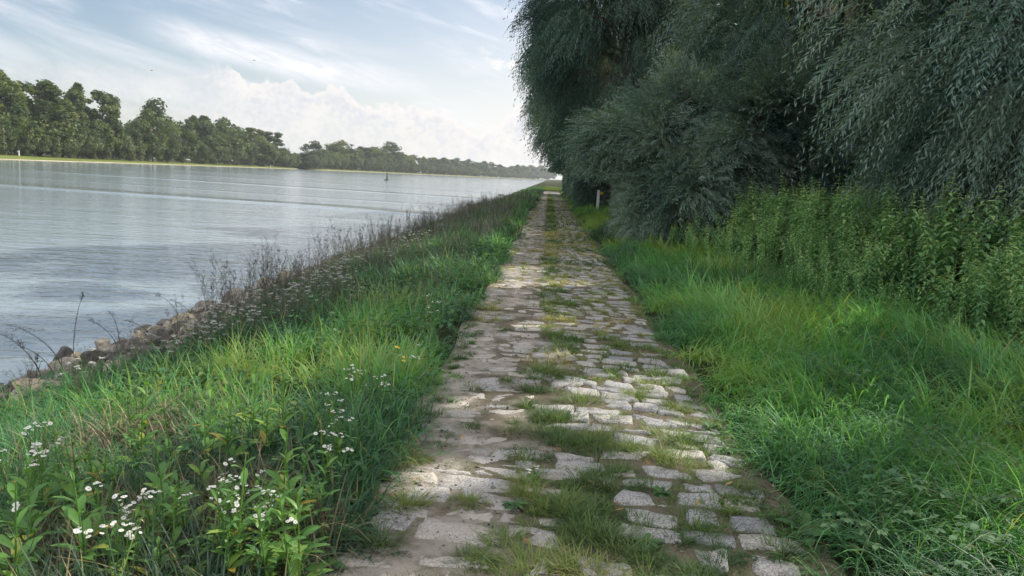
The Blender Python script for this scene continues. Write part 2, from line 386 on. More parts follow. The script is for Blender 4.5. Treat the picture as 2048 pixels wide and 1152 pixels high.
def curve(inp, pts, x0, x1, y0, y1):
    n = N(nt, 'ShaderNodeFloatCurve'); c = n.mapping.curves[0]
    pts = sorted(pts)
    P = [((x-x0)/(x1-x0), (y-y0)/(y1-y0)) for x, y in pts]
    while len(c.points) < len(P): c.points.new(.5, .5)
    for q, (x, y) in zip(c.points, P): q.location = (x, y); q.handle_type = 'VECTOR'
    n.mapping.update()
    lk.new(math_(nt, 'DIVIDE', math_(nt, 'SUBTRACT', inp, x0), x1-x0), n.inputs['Value'])
    return math_(nt, 'MULTIPLY_ADD', n.outputs[0], y1-y0, y0)
# cumulus bank: its top as a function of azimuth, roughened by billows
top_px = [(-300, 150), (0, 118), (200, 122), (330, 135), (385, 140), (405, 126), (440, 124), (468, 140), (490, 168), (530, 155), (575, 158), (605, 175), (625, 190), (650, 168), (690, 180), (730, 205), (800, 208), (870, 218), (930, 250), (960, 268), (1000, 240), (1060, 205), (1150, 190), (1500, 240), (2000, 300)]
tops = [azel(x, y) for x, y in top_px]
topc = curve(az, tops, -45, 35, 0, 16)
pf = noise(nt, wmap(cv, .55, .7), 1.0, 3, .5, .2)
pf2 = noise(nt, wmap(cv, 1.9, 2.2, 0, (4, 1, 0)), 1.0, 6, .62, .5)
pv = N(nt, 'ShaderNodeTexVoronoi', feature='SMOOTH_F1'); pv.inputs['Scale'].default_value = .95; lk.new(cv, pv.inputs['Vector']); pv.inputs['Smoothness'].default_value = .35
soft = smooth(az, -25.5, -23.0)                                        # left of it the bank thins to a veil
bill = math_(nt, 'ADD', math_(nt, 'MULTIPLY_ADD', pf, 1.2, -.6), math_(nt, 'MULTIPLY_ADD', pf2, 1.3, -.65))
bill = math_(nt, 'SUBTRACT', bill, math_(nt, 'MULTIPLY_ADD', pv.outputs['Distance'], .9, -.4))
bill = math_(nt, 'MULTIPLY', bill, math_(nt, 'MULTIPLY_ADD', soft, .75, .25))
hgt = math_(nt, 'SUBTRACT', math_(nt, 'ADD', topc, bill), el)          # depth below the bank's top
cum = smooth(hgt, math_(nt, 'MULTIPLY_ADD', soft, .25, -.35), math_(nt, 'MULTIPLY_ADD', soft, -.8, 1.1))
inner = math_(nt, 'MULTIPLY_ADD', smooth(hgt, 3.2, .3), .35, .50)
cumf = math_(nt, 'MULTIPLY', cum, math_(nt, 'MULTIPLY_ADD', soft, math_(nt, 'SUBTRACT', inner, .38), .38))
bn = math_(nt, 'MULTIPLY_ADD', pf2, .5, math_(nt, 'MULTIPLY', noise(nt, wmap(cv, .42, .5, 0, (3.1, 1.7, 0)), 1.0, 5, .6, .3), .5))
ccol = mixc(nt, smooth(bn, .38, .60), (.50, .51, .56), (.655, .63, .615))
ccol = mixc(nt, math_(nt, 'MULTIPLY', math_(nt, 'MULTIPLY', smooth(hgt, .75, .1), soft), .8), ccol, (.70, .66, .64))
# cirrus streaks sloping down to the right
th = math.radians(-13)
c1 = noise(nt, wmap(cv, .045, .42, -th, (.4, .2, 0)), 1.0, 5, .55, .5)
c2 = noise(nt, wmap(cv, .10, .16, 0, (5.3, 2.1, 0)), 1.0, 3, .5)
c3 = noise(nt, wmap(cv, .35, 1.5, -th*1.2, (1, 7, 0)), 1.0, 5, .65, .6)
cir = math_(nt, 'MULTIPLY', smooth(math_(nt, 'MULTIPLY_ADD', c3, .25, c1), .60, .82), smooth(c2, .36, .58))
band_a, band_b = azel(270, 55), azel(900, 185)
slope = (band_b[1]-band_a[1])/(band_b[0]-band_a[0])
bd = math_(nt, 'SUBTRACT', el, math_(nt, 'MULTIPLY_ADD', az, slope, band_a[1]-slope*band_a[0]))
bnd = math_(nt, 'ABSOLUTE', math_(nt, 'ADD', bd, math_(nt, 'MULTIPLY_ADD', c2, 1.6, -.8)))
band = math_(nt, 'MULTIPLY', smooth(bnd, 1.5, .1), math_(nt, 'MULTIPLY', smooth(az, band_a[0]-1, band_a[0]+5), smooth(az, band_b[0]+2, band_b[0]-9)))
band = math_(nt, 'MULTIPLY', band, math_(nt, 'MULTIPLY_ADD', smooth(c3, .3, .62), .5, .5))
cir = math_(nt, 'MAXIMUM', math_(nt, 'MULTIPLY', cir, .75), math_(nt, 'MULTIPLY', band, 1.0))
veil = math_(nt, 'MULTIPLY', smooth(noise(nt, wmap(cv, .05, .3, -th, (8, 3, 0)), 1.0, 4, .6, .4), .42, .75), math_(nt, 'MULTIPLY_ADD', smooth(az, -8, -32), .40, .22))
cir = math_(nt, 'MAXIMUM', cir, veil)
# small puffs by the trees
pu = math_(nt, 'MULTIPLY', smooth(noise(nt, wmap(cv, .5, .8, 0, (2, 9, 0)), 1.0, 6, .6, .2), .52, .66), math_(nt, 'MULTIPLY', smooth(az, -8, -3), smooth(math_(nt, 'ABSOLUTE', math_(nt, 'SUBTRACT', el, 8.7)), 2.0, .6)))
bg = N(nt, 'ShaderNodeMix', data_type='RGBA', blend_type='MULTIPLY'); bg.inputs[0].default_value = 1
lk.new(sky.outputs[0], bg.inputs[6]); bg.inputs[7].default_value = (SKY, SKY, SKY, 1)
HORIZ = (.90, .88, .87)
glow = math_(nt, 'MULTIPLY', smooth(el, 20, 0), smooth(math_(nt, 'ABSOLUTE', math_(nt, 'SUBTRACT', az, 8.0)), 50, 2))
col = mixc(nt, math_(nt, 'MULTIPLY', glow, .86), bg.outputs[2], (.69, .66, .645))
col = mixc(nt, cir, col, (.67, .67, .70))
# broken bright cloud added outside the view, as fill light for the shaded ground
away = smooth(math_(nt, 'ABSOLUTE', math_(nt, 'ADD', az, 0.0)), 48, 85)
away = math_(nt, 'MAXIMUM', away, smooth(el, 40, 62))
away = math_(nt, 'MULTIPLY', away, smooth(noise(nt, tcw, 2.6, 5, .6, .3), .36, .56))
col = mixc(nt, away, col, (FILL_CLB, FILL_CLB*.99, FILL_CLB*.98))
col = mixc(nt, math_(nt, 'MULTIPLY', pu, .8), col, (.72, .70, .68))
col = mixc(nt, cumf, col, ccol)
gnd = smooth(el, -.5, 0)
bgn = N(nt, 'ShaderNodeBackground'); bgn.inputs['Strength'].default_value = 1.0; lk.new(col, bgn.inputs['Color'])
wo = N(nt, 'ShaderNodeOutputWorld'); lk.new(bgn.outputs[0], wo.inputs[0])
S.view_settings.view_transform = 'Standard'; S.view_settings.look = 'None'; S.view_settings.gamma = 1.0; S.view_settings.exposure = 0.62
S.cycles.max_bounces = 6; S.cycles.diffuse_bounces = 4; S.cycles.transmission_bounces = 4; S.cycles.volume_bounces = 0; S.cycles.transparent_max_bounces = 8
S.cycles.use_denoising = True
S.cycles.use_adaptive_sampling = True; S.cycles.adaptive_threshold = .02
S.cycles.sample_clamp_indirect = 6.0

# ------------------------------------------------------------------ terrain
PX0, PX1 = -.74, 1.20             # the path's edges
def ground_z(X, Y=None):
    X = np.asarray(X, float)
    xs = [-40, -12, -9, -6.6, -5.3, -2.7, -1.2, PX0-.15, PX0+.05, PX1-.05, PX1+.2, 3, 6, 30, 700]
    zs = [-3.2, -3.0, -2.2, -1.28, -.86, -.20, -.03, 0, -.035, -.035, 0, .05, .18, .6, 1.2]
    z = np.interp(X, xs, zs)
    if Y is not None:
        P = np.column_stack([np.ravel(X), np.ravel(np.broadcast_to(Y, X.shape))])
        k = np.where((np.ravel(X) > PX0-.1) & (np.ravel(X) < PX1+.1), 0, 1)
        z = z + (k*(fbm(P, .7, 5)-.5)*.16).reshape(X.shape)
    return z
gx = np.unique(np.concatenate([np.linspace(-40, -9, 8), np.linspace(-9, 8, 69), np.linspace(8, 40, 20), np.array([60, 100, 200, 400, 700])]))
gy = np.unique(np.concatenate([np.array([-300, -100, -40, -15]), np.linspace(-6, 24, 91), np.linspace(24, 80, 60), np.linspace(80, 300, 30), np.array([400, 600, 900, 1300, 1800, 2600])]))
GX, GY = np.meshgrid(gx, gy)
GZ = ground_z(GX, GY)
def grid_quads(ny, nx):
    i = np.arange(ny-1)[:, None]*nx; j = np.arange(nx-1)[None, :]
    return np.stack([i+j, i+j+1, i+j+1+nx, i+j+nx], -1).reshape(-1, 4)
b = Bag(); q = grid_quads(*GX.shape); b.add(np.stack([GX, GY, GZ], -1).reshape(-1, 3), q)
cxs = GX.reshape(-1)[q].mean(1)
gm = b.mesh('ground', None, mats=[MAT['soil'], MAT['shingle']], mi=np.where(cxs < -5.0, 1, 0))
tag(link('ground', gm), kind='structure')
# path bed of sand between the kerbless edges
px_ = np.linspace(PX0-.16, PX1+.18, 34); py_ = np.concatenate([np.linspace(-4, 14, 260), np.linspace(14.2, 103, 270)])
AX, AY = np.meshgrid(px_, py_)
wob = (vnoise(np.column_stack([AY.ravel()*.9, AX.ravel()*0]), 1.0, 8)-.5).reshape(AX.shape)*.22
AXw = AX+wob*np.where((AX < PX0) | (AX > PX1), 1, .3)
AZ = (fbm(np.column_stack([AX.ravel(), AY.ravel()]), 5, 3)-.5).reshape(AX.shape)*.026+.006
edge = np.minimum(AX-px_[0], px_[-1]-AX); AZ = AZ-np.clip(.06-edge, 0, 1)*.9
b = Bag(); b.add(np.stack([AXw, AY, AZ], -1).reshape(-1, 3), grid_quads(*AX.shape))
tag(link('path', b.mesh('path', MAT['sand'])), kind='structure')

# paving: rows of worn granite blocks, each with a rounded, sunken outline
def build_paving():
    rg = R(11); bag = Bag(); y = 1.2; row = 0
    gaps = []; joints = []
    while y < 101:
        dy = rg.uniform(.14, .25)*(1 if y < 30 else (1.25 if y < 60 else 1.8))
        x = PX0+rg.uniform(-.10, .06); sl_ = rg.normal(0, .03)
        while x < PX1-.05:
            left = x < -.08
            w = rg.uniform(.22, .46) if left else rg.uniform(.15, .37)
            mid = .02 < x+w/2 < .34
            miss = rg.random() < (.27 if mid else (.02 if left else .06))
            if x+w > PX1-.12: w = PX1-x+rg.uniform(-.05, .10)
            if w < .10: break
            if miss: gaps.append((x+w/2, y+dy/2, w, dy)); x += w; continue
            res = (11, 8) if y < 7 else ((8, 6) if y < 16 else (5, 4))
            gpx, gpy = (rg.uniform(.0, .004), rg.uniform(.0, .005)) if left else (rg.uniform(.0, .009), rg.uniform(.0, .009))
            c = np.array([[x+gpx, y+gpy], [x+w-gpx, y+gpy], [x+w-gpx, y+dy-gpy], [x+gpx, y+dy-gpy]])+rg.normal(0, .030, (4, 2))
            U, V = np.meshgrid(np.linspace(-1, 1, res[0]), np.linspace(-1, 1, res[1]))
            k = rg.uniform(.05, .18) if left else rg.uniform(.14, .36)
            u2 = U*np.sqrt(np.maximum(1-k*V**4*.8, .05)); v2 = V*np.sqrt(np.maximum(1-k*U**4*.8, .05))
            a, b_ = (u2+1)/2, (v2+1)/2
            P = (1-a)[..., None]*(1-b_)[..., None]*c[0]+a[..., None]*(1-b_)[..., None]*c[1]+a[..., None]*b_[..., None]*c[2]+(1-a)[..., None]*b_[..., None]*c[3]
            P[..., 1] += sl_*(P[..., 0]-.2)+.045*np.sin(P[..., 0]*2.0+row*.35)+rg.normal(0, .016)-(.10*np.clip(P[..., 0]-.2, 0, 2))
            e = np.maximum(np.abs(U), np.abs(V))
            top = rg.uniform(.005, .010) if left else rg.uniform(.010, .020)
            tilt = rg.normal(0, .006 if left else .012, 2)
            pn = np.column_stack([P.reshape(-1, 2), np.zeros(P.shape[0]*P.shape[1])])
            Z = top*(1-.30*e**6)+tilt[0]*U*.5+tilt[1]*V*.4+((fbm(pn, 14, row, 3)-.5).reshape(U.shape))*.020
            Z = np.where(e > .985, -.05, Z)
            P[..., :2] += (np.stack([fbm(pn, 13, 3, 2)-.5, fbm(pn, 13, 4, 2)-.5], -1).reshape(*U.shape, 2))*.045
            r = np.clip((.62 if left else .42)+rg.normal(0, .22), 0, 1)
            bag.add(np.concatenate([P, Z[..., None]], -1).reshape(-1, 3), grid_quads(*U.shape), r)
            if y < 40 and rg.random() < (.14 if left else .52): joints.append((x+w+rg.normal(0, .012), y+rg.uniform(0, dy), rg.uniform(.5, 1.25)))
            if y < 40 and rg.random() < (.12 if left else .46): joints.append((x+rg.uniform(0, w), y+dy-.10*max(0, x-.2)+rg.normal(0, .012), rg.uniform(.5, 1.25)))
            x += w
        y += dy; row += 1
    return bag, gaps, joints
pav, gaps, JOINTS = build_paving()
tag(link('path_surface', pav.mesh('path_surface', MAT['stone'])), kind='structure')

# grit, chips and crumbs lying in the joints
rg = R(12); gb = Bag(); OV_ = np.array([[1, 0, 0], [-1, 0, 0], [0, 1, 0], [0, -1, 0], [0, 0, 1], [0, 0, -1.]]); OF_ = np.array([[4, 0, 2, 2], [4, 2, 1, 1], [4, 1, 3, 3], [4, 3, 0, 0], [5, 2, 0, 0], [5, 1, 2, 2], [5, 3, 1, 1], [5, 0, 3, 3]])
OF_ = np.array([[4, 0, 5, 2], [4, 2, 5, 1], [4, 1, 5, 3], [4, 3, 5, 0]])
n_ = 9000; gy_ = 1.8+9*rg.random(n_)**1.3; gx_ = rg.uniform(PX0-.1, PX1+.12, n_); gx_ = np.where(rg.random(n_) < .25, rg.normal(PX1+.04, .10, n_), gx_); gs = np.exp(rg.normal(-5.35, .5, n_))
kk_ = vnoise(np.column_stack([gx_, gy_]), 2.3, 61) > .36; gx_, gy_, gs = gx_[kk_], gy_[kk_], gs[kk_]; n_ = len(gs)
GV = OV_[None]*(1+rg.normal(0, .25, (n_, 6, 1)))*gs[:, None, None]*np.array([1.2, 1, .55]); ga = rg.uniform(0, 6.28, n_); c_, s_ = np.cos(ga)[:, None], np.sin(ga)[:, None]
GV = np.stack([GV[..., 0]*c_-GV[..., 1]*s_+gx_[:, None], GV[..., 0]*s_+GV[..., 1]*c_+gy_[:, None], GV[..., 2]+.010], -1)
gb.add(GV.reshape(-1, 3), (OF_[None]+(np.arange(n_)*6)[:, None, None]).reshape(-1, 4), np.repeat(rg.random(n_), 6))
tag(link('gravel', gb.mesh('gravel', MAT['shingle2'], smooth=False)), 'grit and stone chips lying in the joints of the path', 'gravel', kind='stuff')
# river
wx = np.array([-1500, -600, -300, -120, -60, -30, -15, -3.0]); wy = np.array([-300, 0, 20, 60, 150, 400, 1000, 2300.0])
WX, WY = np.meshgrid(wx, wy); b = Bag(); b.add(np.stack([WX, WY, np.full(WX.shape, WATER)], -1).reshape(-1, 3), grid_quads(*WX.shape))
tag(link('river', b.mesh('river', MAT['water'])), kind='structure')

# far bank: water's edge by distance, then sand, meadow, woodland floor
SH = [(-400, 215), (0, 215), (150, 258), (300, 330), (450, 430), (560, 545), (592, 575), (604, 680), (622, 610), (700, 690), (800, 840), (900, 1030), (1000, 1330), (1060, 1600), (1095, 1900), (1130, 2300)]
def shore_Y(px):
    return float(np.interp(px, [a for a, _ in SH], [c for _, c in SH]))
def hdir(px):
    d = ray(px, hor_y(px)); return d[0]/d[1]
def shore_pt(px):
    Y = shore_Y(px); return np.array([hdir(px)*Y, Y])
spx = [0, 40, 80, 120, 150, 200, 250, 300, 350, 400, 450, 500, 540, 562, 580, 592, 598, 604, 610, 622, 660, 700, 750, 800, 850, 900, 950, 1000, 1040, 1060, 1080, 1095, 1110]
poly = [np.array([-140.0, -320.0]), np.array([-146., -60.]), np.array([-150., 80.])]+[shore_pt(p) for p in spx]
poly = np.array(poly); tg = nrm(np.gradient(poly, axis=0)); nl = np.column_stack([-tg[:, 1], tg[:, 0]])
nl[:] = np.where((nl[:, :1] > -.2), np.array([[-.5, .86]]), nl); nl = nrm(nl)
off = np.array([-6, 0, 1.8, 3.2, 10, 22, 34, 80, 300, 900]); offz = np.array([-2.6, -1.25, -.98, -.55, -.15, .15, .4, .9, 1.0, 1.5])
rg = R(3)
OV = np.zeros((len(poly), len(off), 3))
for i in range(len(poly)):
    jit = np.where((off > 0) & (off < 30), rg.normal(0, .6, len(off)), 0)
    OV[i, :, :2] = poly[i]+nl[i]*(off+jit)[:, None]; OV[i, :, 2] = offz+np.where(off > 3, rg.normal(0, .05, len(off)), 0)
b = Bag(); q = grid_quads(*OV.shape[:2]); b.add(OV.reshape(-1, 3), q)
colid = np.tile(np.arange(len(off)-1), len(poly)-1)
tag(link('far_bank_ground', b.mesh('far_bank_ground', None, mats=[MAT['farsand'], MAT['meadow'], MAT['soil']], mi=np.where(colid < 2, 0, np.where(colid < 6, 1, 2)))), kind='structure')

# ------------------------------------------------------------------ grass (stuff)
def patch(P, s, seed): return fbm(P, s, seed, 2)
def sample(x0, x1, y0, y1, dens, seed):
    rg = R(seed); n = int((x1-x0)*(y1-y0)*dens)
    return np.column_stack([rg.uniform(x0, x1, n), rg.uniform(y0, y1, n)]), rg
BANDS = [(1.6, 5, .62, .0078), (5, 9, .34, .0100), (9, 16, .19, .013), (16, 30, .10, .019), (30, 60, .05, .024), (60, 130, .016, .045)]
def rock_line(Y): return np.interp(Y, [3, 5.5, 7, 11, 14, 20], [-4.9, -4.5, -4.0, -4.5, -4.95, -5.15])
def grass_left():
    bag = Bag()
    for bi, (y0, y1, dk, wd) in enumerate(BANDS):
        # clumps of blades fanning out
        C, rg = sample(-5.6, PX0-.02, y0, y1, 85*dk, 20+bi)
        C = C[(rg.random(len(C)) < .35+.65*(patch(C, .9, 2) > .38)) & (C[:, 0] > -C[:, 1]*.85-.9)]
        dl = C[:, 0]-rock_line(C[:, 1])+rg.normal(0, .12, len(C)); keep = rg.random(len(C)) < np.interp(dl, [-.4, 0, .5], [.0, .18, 1]); C = C[keep]
        nb = 52; n = len(C)*nb
        cid = np.repeat(np.arange(len(C)), nb)
        ho = fbm(C, .55, 31, 2); ho2 = vnoise(C, 1.7, 33)
        sz = (.45+.95*vnoise(C, 1.3, 36))
        o = rg.normal(0, .055, (n, 2))*sz[cid][:, None]
        P = C[cid]+o
        caz = rg.uniform(0, 2*PI, len(C))
        az_ = np.arctan2(o[:, 1]+.03*np.sin(caz[cid]), o[:, 0]+.03*np.cos(caz[cid]))+rg.normal(0, 1.0, n)
        edge = np.interp(C[:, 0], [-5.5, -4, -2.2, -1.1, PX0], [.45, .7, 1, .95, .6])
        L = rg.uniform(.14, .46, n)*sz[cid]*edge[cid]*np.interp(C[cid, 1], [6, 11, 30], [1, 1.25, 1.5])
        lean = np.abs(rg.normal(.3, .3, n)); cur = rg.uniform(.2, 2.6, n)
        sun_tint = np.zeros(len(C))  # sun patches on the bank, put into the blade colour as lighter green
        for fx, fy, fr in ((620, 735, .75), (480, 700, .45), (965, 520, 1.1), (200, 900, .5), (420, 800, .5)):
            g = at_z(fx, fy, .1); sun_tint = np.maximum(sun_tint, np.exp(-((C[:, 0]-g[0])**2+(C[:, 1]-g[1])**2)/fr**2))
        hue = np.clip((ho[cid]-.5)*2.0+np.interp(C[cid, 1], [5, 9, 14, 40], [.22, .12, .03, .0])+sun_tint[cid]*.30+(ho2[cid]-.5)*.45+rg.normal(0, .15, n), 0, 1)
        hue = np.where(rg.random(n) < .05, rg.uniform(.8, 1, n), np.minimum(hue, .80))
        root = np.column_stack([P, ground_z(P[:, 0], P[:, 1])-.01])
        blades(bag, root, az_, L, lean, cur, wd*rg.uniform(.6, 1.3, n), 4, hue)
    return bag
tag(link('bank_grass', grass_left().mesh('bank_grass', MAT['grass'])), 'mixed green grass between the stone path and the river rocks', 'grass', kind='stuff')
def grass_right():
    bag = Bag()
    for bi, (y0, y1, dk, wd) in enumerate(BANDS):
        C, rg = sample(PX1-.10, 5.0, y0, y1, 105*dk, 40+bi)
        C = C[(C[:, 0] < C[:, 1]*.75+.8)]
        keep = rg.random(len(C)) < np.interp(C[:, 0], [PX1, PX1+.2, PX1+.5, 4.0, 5.0], [.35, .7, 1, .8, .3]); C = C[keep]
        nb = 42; n = len(C)*nb; cid = np.repeat(np.arange(len(C)), nb)
        ho = fbm(C, .6, 51, 2); ho2 = vnoise(C, 1.5, 53); sz = .7+.6*vnoise(C, .9, 54)
        o = rg.normal(0, .06, (n, 2)); P = C[cid]+o
        wind = PI+.45+(fbm(C, 1.3, 56, 2)-.5)*5.0
        az_ = wind[cid]+rg.normal(0, 1.0, n)
        edge = np.interp(C[:, 0], [PX1, PX1+.3, PX1+.8, 5], [.22, .6, 1, 1])
        L = rg.uniform(.26, .64, n)*sz[cid]*edge[cid]
        lean = np.abs(rg.normal(.3, .25, n)); cur = rg.uniform(.8, 2.7, n)
        hue = np.clip((ho[cid]-.5)*1.8+.60+(ho2[cid]-.5)*.4+rg.normal(0, .15, n), 0, .79)
        hue = np.where(rg.random(n) < .015, rg.uniform(.85, 1, n), hue)
        root = np.column_stack([P, ground_z(P[:, 0], P[:, 1])-.01])
        blades(bag, root, az_, L, lean, cur, wd*rg.uniform(.6, 1.25, n), 5, hue)
    return bag
tag(link('verge_grass', grass_right().mesh('verge_grass', MAT['grass'])), 'long arching bright green grass leaning towards the right side of the path', 'grass', kind='stuff')
def grass_path():
    rg = R(71); bag = Bag(); T = [(a, b_, c, 1 if rg.random() < .6 else 0) for a, b_, c in JOINTS if vnoise([[a*1.2, b_*.8]], 1.0, 15)[0] > .30]
    for yy in np.concatenate([np.arange(70, 95, .12), np.arange(95, 135, .05)]): T += [(rg.uniform(PX0, PX1) if rg.random() < .55 or yy > 98 else rg.normal(.14, .15), yy, rg.uniform(.6, 1.2), 1)]
    for gxx, gyy, w, d in gaps:               # tussocks where a stone is missing
        if rg.random() < .10: continue
        for k in range(rg.integers(3, 6)): T.append((gxx+rg.uniform(-.45, .45)*w, gyy+rg.uniform(-.4, .4)*d, rg.uniform(.55, 1.3), 1))
    for y in np.arange(1.6, 75, .055):        # joints, the middle strip and both edges
        for k in range(6):
            x = rg.choice([rg.normal(.16, .12), rg.normal(.78, .32), rg.normal(PX0+.06, .10), rg.normal(PX1-.06, .10), rg.uniform(PX0, PX1)], p=[.26, .32, .14, .16, .12])
            if PX0-.12 < x < PX1+.12 and (vnoise([[x*2.0, y*1.2]], 1.1, 5)[0] > .40 or y > 12): T.append((x, y+rg.uniform(0, .06), rg.uniform(.2, .8), 0 if rg.random() < .68 else 1))
    for px, py, sz in ((1060, 1110, 1.5), (1160, 1130, 1.2), (1010, 1065, 1.0), (1190, 1060, 1.1), (1100, 1000, 1.1), (1190, 1010, 1.0), (1075, 960, 1.0), (1175, 950, 1.0), (1120, 880, 1.2), (1050, 910, .9), (1100, 825, 1.3), (1060, 800, 1.0), (1365, 870, 1.2), (1245, 885, .9), (1225, 740, .9), (1270, 785, .9), (1340, 805, .9), (1300, 735, .9), (940, 985, .8), (800, 990, 1.0), (750, 1075, .9), (820, 910, 1.1), (850, 815, 1.1), (1090, 735, 1.5), (1130, 690, 1.3), (1410, 1060, .8), (1265, 1020, .8), (1300, 1110, .8), (1390, 1140, .9), (950, 1120, .9), (1440, 1100, .8), (1580, 1040, 1.0), (1470, 960, .8)):
        g = at_z(px, py+6, .03)
        for k in range(3): T.append((g[0]+rg.normal(0, .035), g[1]+rg.normal(0, .05), sz*rg.uniform(.8, 1.1), 1))
    for yy in np.arange(5.5, 75, .07):          # further off the middle strip closes up
        if yy > 9 or vnoise([[yy, 0.]], 1.6, 6)[0] > .38: T.append((rg.normal(.14, .12), yy, rg.uniform(.5, 1.0), 1))
    T = np.array(T)
    for y0, y1, nb, wd in ((0, 6, 95, .0042), (6, 12, 55, .006), (12, 25, 26, .010), (25, 80, 12, .02)):
        t = T[(T[:, 1] >= y0) & (T[:, 1] < y1)]; n = len(t)*nb; cid = np.repeat(np.arange(len(t)), nb)
        s = t[cid, 2]; big = t[cid, 3]; rr = rg.random(n)**.6*.072*s; aa = rg.uniform(0, 2*PI, n); o = np.column_stack([np.cos(aa)*rr*1.3, np.sin(aa)*rr])
        hue0 = np.clip(fbm(t[:, :2], 1.1, 81, 2)*1.7-.42+rg.normal(0, .1, len(t)), 0, 1)
        hue = np.clip(hue0[cid]+rg.normal(0, .14, n), 0, 1)
        root = np.column_stack([t[cid, :2]+o, np.zeros(n)])
        L = np.where(big > 0, rg.uniform(.035, .13, n), rg.uniform(.018, .06, n))*np.clip(s, .6, 1.5)
        blades(bag, root, aa+rg.normal(0, .5, n), L, np.abs(rg.normal(.15, .2, n))+rr/(.072*s+1e-6)*.75, rg.uniform(.3, 1.4, n), wd*rg.uniform(.6, 1.2, n), 3, hue)
    return bag
pg = grass_path(); rg = R(73); n = 9000
P = np.column_stack([rg.uniform(PX0-.2, PX1+.3, n), 99+40*rg.random(n)**1.5])
blades(pg, np.column_stack([P, ground_z(P[:, 0], P[:, 1])]), rg.uniform(0, 2*PI, n), rg.uniform(.12, .4, n), np.abs(rg.normal(.2, .2, n)), rg.uniform(.2, 1.2, n), .04, 3, np.clip(rg.normal(.5, .2, n), 0, 1))
tag(link('path_grass', pg.mesh('path_grass', MAT['tuft'], )), 'short olive grass tufts growing in the joints of the stone path', 'grass', kind='stuff')
rg = R(74); P = []
for px, py, r_, n_ in ((90, 1080, .22, 900), (330, 1085, .3, 1100), (420, 990, .16, 500), (250, 1120, .2, 600), (560, 1075, .15, 350), (900, 760, .1, 60), (150, 850, .25, 350), (330, 790, .3, 350)):
    g = at_z(px, py+30, 0.0); P.append(g[None, :2]+rg.normal(0, r_, (n_, 2)))
P = np.concatenate(P); P = P[P[:, 0] < PX0-.02]; n = len(P); b = Bag()
blades(b, np.column_stack([P, ground_z(P[:, 0], P[:, 1])]), rg.uniform(0, 2*PI, n), rg.uniform(.12, .42, n), np.abs(rg.normal(.5, .4, n)), rg.uniform(.3, 2.0, n), rg.uniform(.004, .010, n), 4, rg.random(n))
tag(link('dead_grass', b.mesh('dead_grass', MAT['straw'])), 'brown dead grass and withered leaves among the green of the bank', 'dead grass', kind='stuff')
n = 9000; yy = 8+50*rg.random(n)**1.4; xx = rg.uniform(-4.9, -1.3, n); kp = vnoise(np.column_stack([xx, yy]), .8, 19) > .38; xx, yy = xx[kp], yy[kp]; n = len(xx); b = Bag()
blades(b, np.column_stack([xx, yy, ground_z(xx, yy)]), rg.uniform(0, 2*PI, n), rg.uniform(.35, .75, n)*np.interp(yy, [8, 30], [.85, 1.2]), np.abs(rg.normal(.2, .2, n)), rg.uniform(.1, 1.0, n), np.interp(yy, [8, 16, 40], [.006, .010, .02])*rg.uniform(.6, 1.2, n), 4, rg.random(n)*.8)
tag(link('dry_grass', b.mesh('dry_grass', MAT['dry'])), 'grey-brown dry grass stems standing among the weeds along the bank', 'dry grass', kind='stuff')
# low leafy ground cover under the grass and nettles
def cover(seed, x0, x1, y0, y1, dens, L, hz, hue0):
    P, rg = sample(x0, x1, y0, y1, dens, seed); n = len(P)
    bag = Bag(); aa = rg.uniform(0, 2*PI, n)
    base = np.column_stack([P, ground_z(P[:, 0], P[:, 1])+rg.uniform(.02, hz, n)*vnoise(P, 1.2, seed)])
    d = np.column_stack([np.cos(aa), np.sin(aa), rg.uniform(-.2, .5, n)])
    sc = np.interp(P[:, 1], [3, 8, 20, 50], [1, 1.2, 2, 4])
    leaves(bag, base, d, np.array([[0, 0, 1.]])+rg.normal(0, .35, (n, 3)), rg.uniform(.6, 1.3, n)*L*sc, rg.uniform(.45, .75, n)*L*sc, .6, .25, rnd=np.clip(hue0+rg.normal(0, .2, n), 0, 1))
    return bag
bb = cover(91, 4.0, 9.0, 3.5, 20, 240, .075, .75, .25)
tag(link('undergrowth', bb.mesh('undergrowth', MAT['dock'])), 'dark leafy undergrowth beneath the nettles on the right', 'undergrowth', kind='stuff')
bb = cover(92, -4.4, PX0-.05, 2.0, 16, 260, .055, .42, .45)
tag(link('bank_weeds', bb.mesh('bank_weeds', MAT['dock'])), 'small leafy weeds among the grass of the river bank', 'weeds', kind='stuff')

# ------------------------------------------------------------------ willows
# small openings in the canopy: rays along which the sun reaches the ground
gap_px = [(1175, 790, .22), (1235, 765, .20), (1105, 815, .15), (1130, 700, .10), (1395, 865, .2), (1430, 900, .10), (1300, 820, .15), (980, 790, .10), (975, 500, .30), (1000, 535, .35), (1015, 560, .22), (1060, 455, .6), (1050, 440, .5), (1130, 560, .2), (1640, 700, .16), (1660, 880, .15), (640, 720, .16), (560, 690, .16), (420, 830, .2), (60, 810, .45), (130, 760, .4), (770, 492, .5), (900, 930, .10), (1320, 745, .12), (1545, 545, .3), (1100, 640, .14), (360, 880, .16), (1800, 600, .25)]
GAPS = [(at_z(x, y, .05), r*1.7) for x, y, r in gap_px]
def sun_gap(P):
    k = np.ones(len(P), bool)
    for g, r in GAPS:
        v = P-g; t = v@sd; dist = np.linalg.norm(v-t[:, None]*sd, axis=1)
        k &= ~((dist < r+.06) & (t > 1.2))
    return k
def bend_clear(pts):
    for g, r in GAPS:                 # limbs curve round the openings
        v = pts-g; t = v@sd; off_ = v-t[:, None]*sd; dist = np.linalg.norm(off_, axis=1); m = (dist < r+.14) & (t > 1.2)
        pts = np.where(m[:, None], pts+nrm(off_)*(r+.14-dist)[:, None], pts)
    return pts
